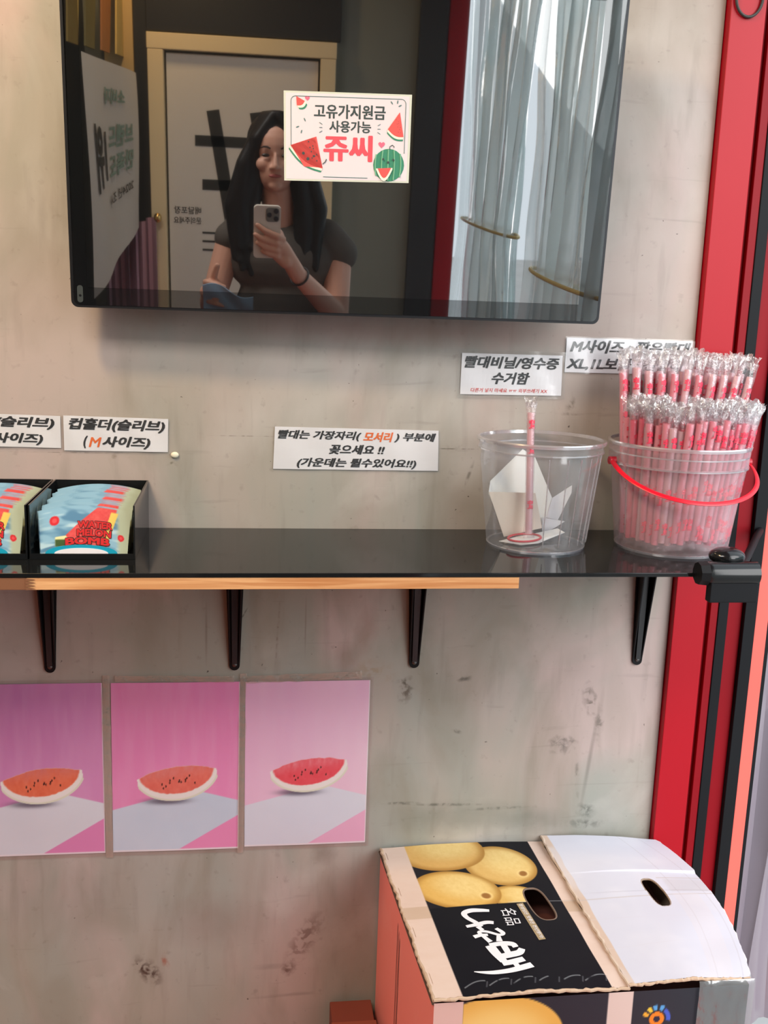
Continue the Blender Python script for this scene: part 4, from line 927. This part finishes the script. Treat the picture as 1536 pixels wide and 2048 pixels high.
# small brown carton corner left of the pear box
cb = empty('small_carton', (.19, -.10, 0)); tag(cb, 'small brown carton mostly hidden at the bottom, left of the pear box', 'box')
MB().box(-.035, .038, -.05, .09, 0, .19, .002).build('carton_body', varied(mat('brown_board', lin(122, 56, 40), .7), 20, .08), cb)
MB().box(-.037, .040, -.052, .03, .19, .195, .001).build('carton_flap', varied(mat('brown_board_flap', lin(140, 70, 50), .7), 20, .08), cb)

# ------------------------------------------------------------------ plastic curtains along the open side
m_cur = film('curtain_vinyl', (.84, .92, .93), .60, .10, .42, .6, 6)
def curtain(y0, y1, x, z0, z1, ztie, wtie, label, seed, n=90, m=m_cur, tie=True, amp=.035):
    o = empty('vinyl_curtain', (x, (y0+y1)/2, 0)); tag(o, label, 'curtain', None); mb = MB(); NZ = 60; rows = []; W_ = y1-y0
    for j in range(NZ+1):
        z = z0+(z1-z0)*j/NZ
        if tie:
            d = (z-ztie); s_ = wtie+(1-wtie)*(1-math.exp(-(d/(.75 if d > 0 else .35))**2))
        else: s_ = 1
        row = []
        for i in range(n+1):
            t = i/n-.5; ph = t*34+seed; a = amp*(1.2-s_*.5)
            yy2 = W_*t*s_+.012*math.sin(z*3+i*.4); xx = a*math.sin(ph)+.5*a*math.sin(ph*2.3+z*1.3)+.012*noise.noise(Vector((t*9, z*3, seed)))
            row.append(mb.bm.verts.new((xx, yy2, z)))
        rows.append(row)
    for j in range(NZ):
        for i in range(n): mb.bm.faces.new((rows[j][i], rows[j][i+1], rows[j+1][i+1], rows[j+1][i]))
    mb.build('vinyl_sheet', m, o, True)
    if tie:
        mb = MB(); mb.tube([((amp*1.3)*math.cos(a), W_*wtie*.52*math.sin(a), ztie+.012*math.sin(a)) for a in np.linspace(0, 2*PI, 40, endpoint=False)], .006, 8, True); mb.build('tie_cord', mat('yellow_cord', lin(170, 150, 90), .6), o, True)
    return o
curtain(-3.62, -2.05, .84, .12, 2.3, 1.30, .74, 'gathered clear vinyl curtain farther from the wall, seen in the television glass', 1)
curtain(-2.04, -.98, .84, .12, 2.3, 1.26, .74, 'gathered clear vinyl curtain nearer the wall, tied with a yellow cord', 2)
m_cur2 = film('mauve_vinyl', (.30, .24, .28), .85, .16, .86, .6, 6, gmax=.3)
mc = curtain(-.225, .225, 1.142, .05, 2.3, 1.0, 1, 'greyish mauve vinyl curtain hanging at the far right edge of the photo', 5, 60, m_cur2, False, .016); mc.location = (1.136, .045, 0); mc.rotation_euler = (0, 0, PI/2)
# ------------------------------------------------------------------ banner and hanging papers on the partition
bn = empty('cloth_banner', (-.635, -2.75, 0)); tag(bn, 'white cloth banner with dark and teal lettering, seen reflected at the left of the television', 'banner')
def bmap(u, v, d=0): return (-.037+.103*u+.007*math.sin(u*9)*(1.2-v)+.007*math.sin(u*5+v*4)+d, .25-.50*u+d*.3, (1.0+.22*u)+(.845-.26*u)*v)
mb = MB(); G = [[mb.bm.verts.new(bmap(i/40, j/12)) for i in range(41)] for j in range(13)]
for j in range(12):
    for i in range(40): mb.bm.faces.new((G[j][i], G[j][i+1], G[j+1][i+1], G[j+1][i]))
mb.build('cloth', mat('banner_cloth', lin(206, 202, 194), .8, Sheen_Weight=.2), bn, True)
bm2 = lambda u, v: bmap(u, v, .004)
mtl = mat('sage_ink', lin(130, 156, 140), .6)
text('1위', .38, .42, .12, .72, bm2, md, bn, bold=.03); text('브랜드', .86, .58, .44, .70, bm2, mtl, bn, bold=.03); text('만족도', .86, .43, .44, .55, bm2, mtl, bn, bold=.03)
text('소비자', .72, .80, .36, .88, bm2, mtl, bn, bold=.03); text('2024년 조사', .86, .30, .40, .36, bm2, md, bn, bold=.01)
tag(bn)
pc = empty('pink_cloth', (-.66, -3.02, 0)); tag(pc, 'mauve pink cloth hanging below the white banner in the reflection', 'cloth')
mb = MB(); G = [[mb.bm.verts.new((-.06+.22*i/40+.012*math.sin(i*.9), -.02+.018*math.sin(i*.9)+.01*math.sin(i*2.1), .55+.62*j/12+.10*(i/40))) for i in range(41)] for j in range(13)]
for j in range(12):
    for i in range(40): mb.bm.faces.new((G[j][i], G[j][i+1], G[j+1][i+1], G[j+1][i]))
mb.build('cloth', mat('mauve_cloth', lin(190, 150, 166), .75), pc, True)
hc = [lin(196, 150, 60), lin(150, 84, 58), lin(206, 176, 90), lin(120, 110, 60), lin(186, 120, 60), lin(214, 186, 110)]
for k in range(6):
    y = -2.05-k*.19
    mb = MB(); mb.poly([(0, .08, 0), (0, -.09, 0), (.004, -.17, .30), (0, .0, .32)], .006, (1, 0, 0)); o = mb.build('hanging_leaflet', varied(mat('leaflet_%d' % k, hc[k], .6), 8, .2), None, loc=(-.74+.022*k, y, 1.865)); tag(o, ['yellow leaflet hanging nearest the wall above the banner', 'brown leaflet hanging second above the banner', 'pale yellow leaflet hanging third above the banner', 'olive leaflet hanging fourth above the banner', 'orange leaflet hanging fifth above the banner', 'cream leaflet hanging last, nearest the door'][k], 'leaflet', 'leaflets above the banner')

# ------------------------------------------------------------------ the person taking the photograph
pe = empty('person', (.04, -2.0, 0)); tag(pe, 'long-haired person in a dark short-sleeved top holding up a phone, seen in the television glass', 'person')
m_skin = mat('skin', lin(214, 164, 142), .5, Subsurface_Weight=.0); m_hair = varied(mat('black_hair', lin(24, 20, 20), .5, spec=.3), 60, .6, (1, 1, .05), bump=.4); m_shirt = varied(mat('charcoal_fabric', lin(84, 78, 72), .85), 30, .12); m_trs = mat('dark_trousers', lin(40, 42, 50), .85)
def q(x, y, z): return (x-.04, y+2.0, z)
B_ = MB()
HX, HY, HZ = .005, -1.93, 1.555
B_.ell(q(HX, HY-.012, HZ+.028), (.074, .090, .085)); B_.ell(q(HX, HY+.015, HZ-.045), (.054, .066, .068)); B_.ell(q(HX, HY+.055, HZ-.088), (.022, .020, .018))
B_.caps(q(HX, HY+.080, HZ-.002), q(HX, HY+.092, HZ-.034), .006, .010); B_.ell(q(HX-.012, HY+.085, HZ-.037), (.008, .009, .006)); B_.ell(q(HX+.012, HY+.085, HZ-.037), (.008, .009, .006))
for s in (-1, 1): B_.ell(q(HX+s*.076, HY-.005, HZ-.008), (.009, .020, .030)); B_.ell(q(HX+s*.034, HY+.052, HZ-.028), (.026, .022, .022))
B_.caps(q(HX, HY-.01, HZ-.05), q(.02, -1.965, 1.345), .050, .054)
B_.caps(q(-.10, -1.98, 1.325), q(.16, -1.98, 1.315), .050, .050); B_.ell(q(.03, -1.98, 1.24), (.165, .095, .12)); B_.ell(q(.035, -1.98, 1.08), (.135, .09, .14)); B_.ell(q(.035, -2.0, .90), (.165, .11, .13))
for s in (-1, 1):
    x = .035+s*.09
    B_.caps(q(x, -2.0, .86), q(x+s*.005, -1.98, .48), .085, .055); B_.caps(q(x+s*.005, -1.98, .48), q(x+s*.01, -2.01, .09), .052, .036); B_.caps(q(x+s*.01, -2.02, .045), q(x+s*.025, -1.86, .035), .036, .028)
# right arm: shoulder, elbow, wrist, phone hand
RS, RE, RW = (.205, -1.985, 1.285), (.205, -1.90, 1.075), (.078, -1.70, 1.225)
B_.caps(q(*RS), q(*RE), .048, .040); B_.caps(q(*RE), q(*RW), .039, .025)
def phone_pt(a, b, d=0):   # a across, b along the phone, d out of its back (towards the television)
    R1 = Vector((.998, -.06, 0)); U1 = Vector((.012, .199, .98)); N1 = Vector((.06, .975, -.2)); o_ = Vector((-.0125, -1.640, 1.355)); return o_+R1*a+U1*b+N1*d
PW = Vector(RW)
B_.caps(q(*RW), q(*phone_pt(.046, -.055, -.004)), .026, .024); B_.caps(q(*phone_pt(.05, -.075, -.006)), q(*phone_pt(.036, -.03, -.006)), .023, .018); B_.caps(q(*phone_pt(.056, -.09, 0)), q(*phone_pt(.03, -.075, .004)), .022, .014)
# four fingers wrapping over the back of the phone, thumb on its screen side
for k, (b0, b1, ln) in enumerate(((-.012, .018, .074), (-.033, -.010, .080), (-.053, -.034, .074), (-.071, -.058, .060))):
    p0 = phone_pt(.046, b0-.012, .002); p1 = phone_pt(.030, b0, .018); p2 = phone_pt(.046-ln*.72, (b0+b1)/2, .0175); p3 = phone_pt(.046-ln, b1, .0135)
    r = (.0098, .0094, .0088, .0076)[k]
    B_.caps(q(*p0), q(*p1), r*1.08, r*1.03, 12); B_.caps(q(*p1), q(*p2), r*1.0, r*.93, 12); B_.caps(q(*p2), q(*p3), r*.93, r*.78, 12)
B_.caps(q(*phone_pt(.050, -.055, -.012)), q(*phone_pt(.038, -.015, -.021)), .013, .011, 12); B_.caps(q(*phone_pt(.038, -.015, -.021)), q(*phone_pt(.018, .008, -.020)), .011, .009, 12)
# left arm: bent up, hand holding a folded pale blue pouch
LS, LE, LW = (-.135, -1.985, 1.295), (-.195, -1.93, 1.09), (-.178, -1.80, 1.155)
B_.caps(q(*LS), q(*LE), .046, .038); B_.caps(q(*LE), q(-.196, -1.83, 1.12), .037, .028); B_.caps(q(-.196, -1.83, 1.12), q(-.185, -1.78, 1.165), .027, .026); B_.caps(q(-.198, -1.785, 1.15), q(-.165, -1.775, 1.17), .022, .020)
for k in range(4):
    z = 1.185-k*.019; r = (.0095, .0098, .0093, .0082)[k]
    B_.caps(q(-.20, -1.775, z-.004), q(-.192, -1.748, z), r*1.1, r, 12); B_.caps(q(-.192, -1.748, z), q(-.162, -1.738, z-.006), r, r*.93, 12); B_.caps(q(-.162, -1.738, z-.006), q(-.142+.003*k, -1.744, z-.012), r*.92, r*.8, 12)
B_.caps(q(-.180, -1.785, 1.182), q(-.172, -1.772, 1.212), .0125, .011, 12); B_.caps(q(-.172, -1.772, 1.212), q(-.164, -1.762, 1.234), .011, .009, 12)
body = remeshed(B_, 'body', m_skin, pe, .0042, 3)
S_ = MB()
S_.caps(q(-.105, -1.98, 1.318), q(.165, -1.98, 1.308), .060, .060); S_.ell(q(.03, -1.978, 1.235), (.182, .112, .13)); S_.ell(q(.035, -1.978, 1.07), (.158, .108, .17)); S_.ell(q(.035, -1.995, .95), (.178, .122, .10))
S_.caps(q(.165, -1.982, 1.305), q(.212, -1.975, 1.262), .064, .060); S_.caps(q(-.095, -1.982, 1.312), q(-.135, -1.978, 1.295), .060, .054)
remeshed(S_, 'short_sleeved_top', m_shirt, pe, .006, 4)
T_ = MB(); T_.ell(q(.035, -2.0, .88), (.178, .122, .13))
for s in (-1, 1): x = .035+s*.09; T_.caps(q(x, -2.0, .86), q(x+s*.01, -2.0, .10), .098, .062)
remeshed(T_, 'trousers', m_trs, pe, .008, 4)
for s in (-1, 1):
    x = .035+s*.1; mb = MB(); mb.caps(q(x, -2.04, .04), q(x+s*.02, -1.85, .036), .042, .036); mb.box(x-.04-.045, x-.04+.045, -.08, .19, 0, .02, .006); remeshed(mb, 'shoe', mat('dark_shoe', (.03, .03, .035), .6), pe, .005, 2)
H_ = MB()
H_.ell(q(HX, HY-.030, HZ+.038), (.092, .100, .090)); H_.ell(q(HX, HY-.055, HZ-.04), (.095, .070, .12))
rh = random.Random(3)
for k in range(44):
    s = -1 if k % 2 else 1; t = rh.random(); a = .050+.052*rh.random(); yb = rh.uniform(-.085, .035)
    x0 = HX+s*a; x1 = HX+s*(a+.012+.028*rh.random()); zb = rh.uniform(1.19, 1.28)
    H_.caps(q(HX+s*.045, HY+yb*.6, HZ+.07), q(x0, HY+yb, HZ-.03), .024, .024, 10); H_.caps(q(x0, HY+yb, HZ-.03), q(x1, HY+yb*.6+.01, 1.40), .024, .024, 10); H_.caps(q(x1, HY+yb*.6+.01, 1.40), q(x1-s*.010, HY+.030+.015*t, zb), .024, .009, 10)
for s in (-1, 1):
    for k in range(7):
        f = k/6; H_.caps(q(HX+s*(.008+.03*f), HY+.045-.04*f, HZ+.112-.004*f), q(HX+s*(.056+.014*f), HY+.055-.035*f, HZ+.045), .016, .015, 10); H_.caps(q(HX+s*(.056+.014*f), HY+.055-.035*f, HZ+.045), q(HX+s*.084, HY+.03-.02*f, HZ-.05), .015, .016, 10)
remeshed(H_, 'hair', m_hair, pe, .0055, 2)
me_eye = mat('eye_dark', (.02, .015, .012), .2)
for s in (-1, 1):
    mb = MB(); mb.ell(q(HX+s*.030, HY+.0735, HZ-.002), (.012, .005, .0055)); mb.build('eye', me_eye, pe, True)
    mb = MB(); mb.tube([q(HX+s*(.016+.03*t), HY+.080-.012*t, HZ+.018+.005*math.sin(PI*t)) for t in (0, .33, .66, 1)], [.0022, .003, .0026, .0012], 6); mb.build('eyebrow', m_hair, pe, True)
mb = MB(); mb.ell(q(HX, HY+.0765, HZ-.060), (.020, .008, .0055)); mb.build('lips', mat('lip', lin(180, 96, 92), .4), pe, True)
wdv = (Vector(RE)-Vector(RW)).normalized(); wc = Vector(RW)+wdv*.012; u_ = wdv.orthogonal().normalized(); v_ = wdv.cross(u_)
mb = MB(); mb.tube([q(*(wc+.0295*(math.cos(a)*u_+math.sin(a)*v_))) for a in np.linspace(0, 2*PI, 28, endpoint=False)], .0032, 8, True)
o = mb.build('hair_tie', mat('black_elastic', (.015, .015, .018), .5)); o.location = (.04, -2.0, 0); tag(o, 'dark elastic band around the wrist of the hand holding the phone', 'bracelet')
# the phone
ph = empty('mobile_phone', (0, 0, 0)); 
R1 = Vector((.998, -.06, 0)).normalized(); U1 = Vector((.012, .199, .98)).normalized(); N1 = U1.cross(R1)*-1; N1 = N1 if N1.y > 0 else -N1
ph.matrix_world = Matrix(((R1.x, N1.x, U1.x, -.0125), (R1.y, N1.y, U1.y, -1.640), (R1.z, N1.z, U1.z, 1.355), (0, 0, 0, 1))); tag(ph, 'mobile phone in a pale case with a square camera block, held up by the person', 'phone')
def pr(x0, x1, z0, z1, r, y, th, name, m, par): return MB().poly(rrect(x0, x1, z0, z1, r, y), th, (0, -1, 0)).build(name, m, par)
pr(-.0385, .0385, -.081, .071, .011, .0055, .011, 'case', mat('pale_case', lin(226, 222, 214), .4), ph)
pr(-.036, .036, -.078, .068, .010, -.0056, .001, 'display', mat('phone_display', (.02, .02, .025), .1), ph)
cb_ = pr(-.004, .034, .026, .066, .009, .0075, .002, 'camera_block', mat('grey_camera_block', lin(120, 122, 118), .35), ph)
for x, z in ((.0055, .046), (.0245, .057), (.0245, .036)):
    mb = MB(); mb.tube([(x, .0070, z), (x, .0092, z)], .0068, 20); mb.build('camera_lens', mat('lens_black', (.01, .01, .012), .1), cb_, True)
# pale blue pouch in the other hand
pu = empty('folded_pouch', (-.12, -1.755, 1.14)); tag(pu, 'pale blue folded paper pouch held in the lower hand of the person', 'pouch')
mb = MB(); G = [[mb.bm.verts.new((-.085+.15*i/12, .006*math.sin(i*.8+j)+.004*j, -.075+.012*math.sin(i*.5)+.115*j/8*(1-.25*(i/12)))) for i in range(13)] for j in range(9)]
for j in range(8):
    for i in range(12): mb.bm.faces.new((G[j][i], G[j][i+1], G[j+1][i+1], G[j+1][i]))
e = bmesh.ops.extrude_face_region(mb.bm, geom=mb.bm.faces[:]); bmesh.ops.translate(mb.bm, vec=(0, -.010, 0), verts=[v for v in e['geom'] if isinstance(v, bmesh.types.BMVert)])
mb.build('pouch_body', mat('pale_blue_paper', lin(140, 176, 206), .6), pu, True)
for m_ in list(bpy.data.meshes):
    if m_.users == 0: bpy.data.meshes.remove(m_)
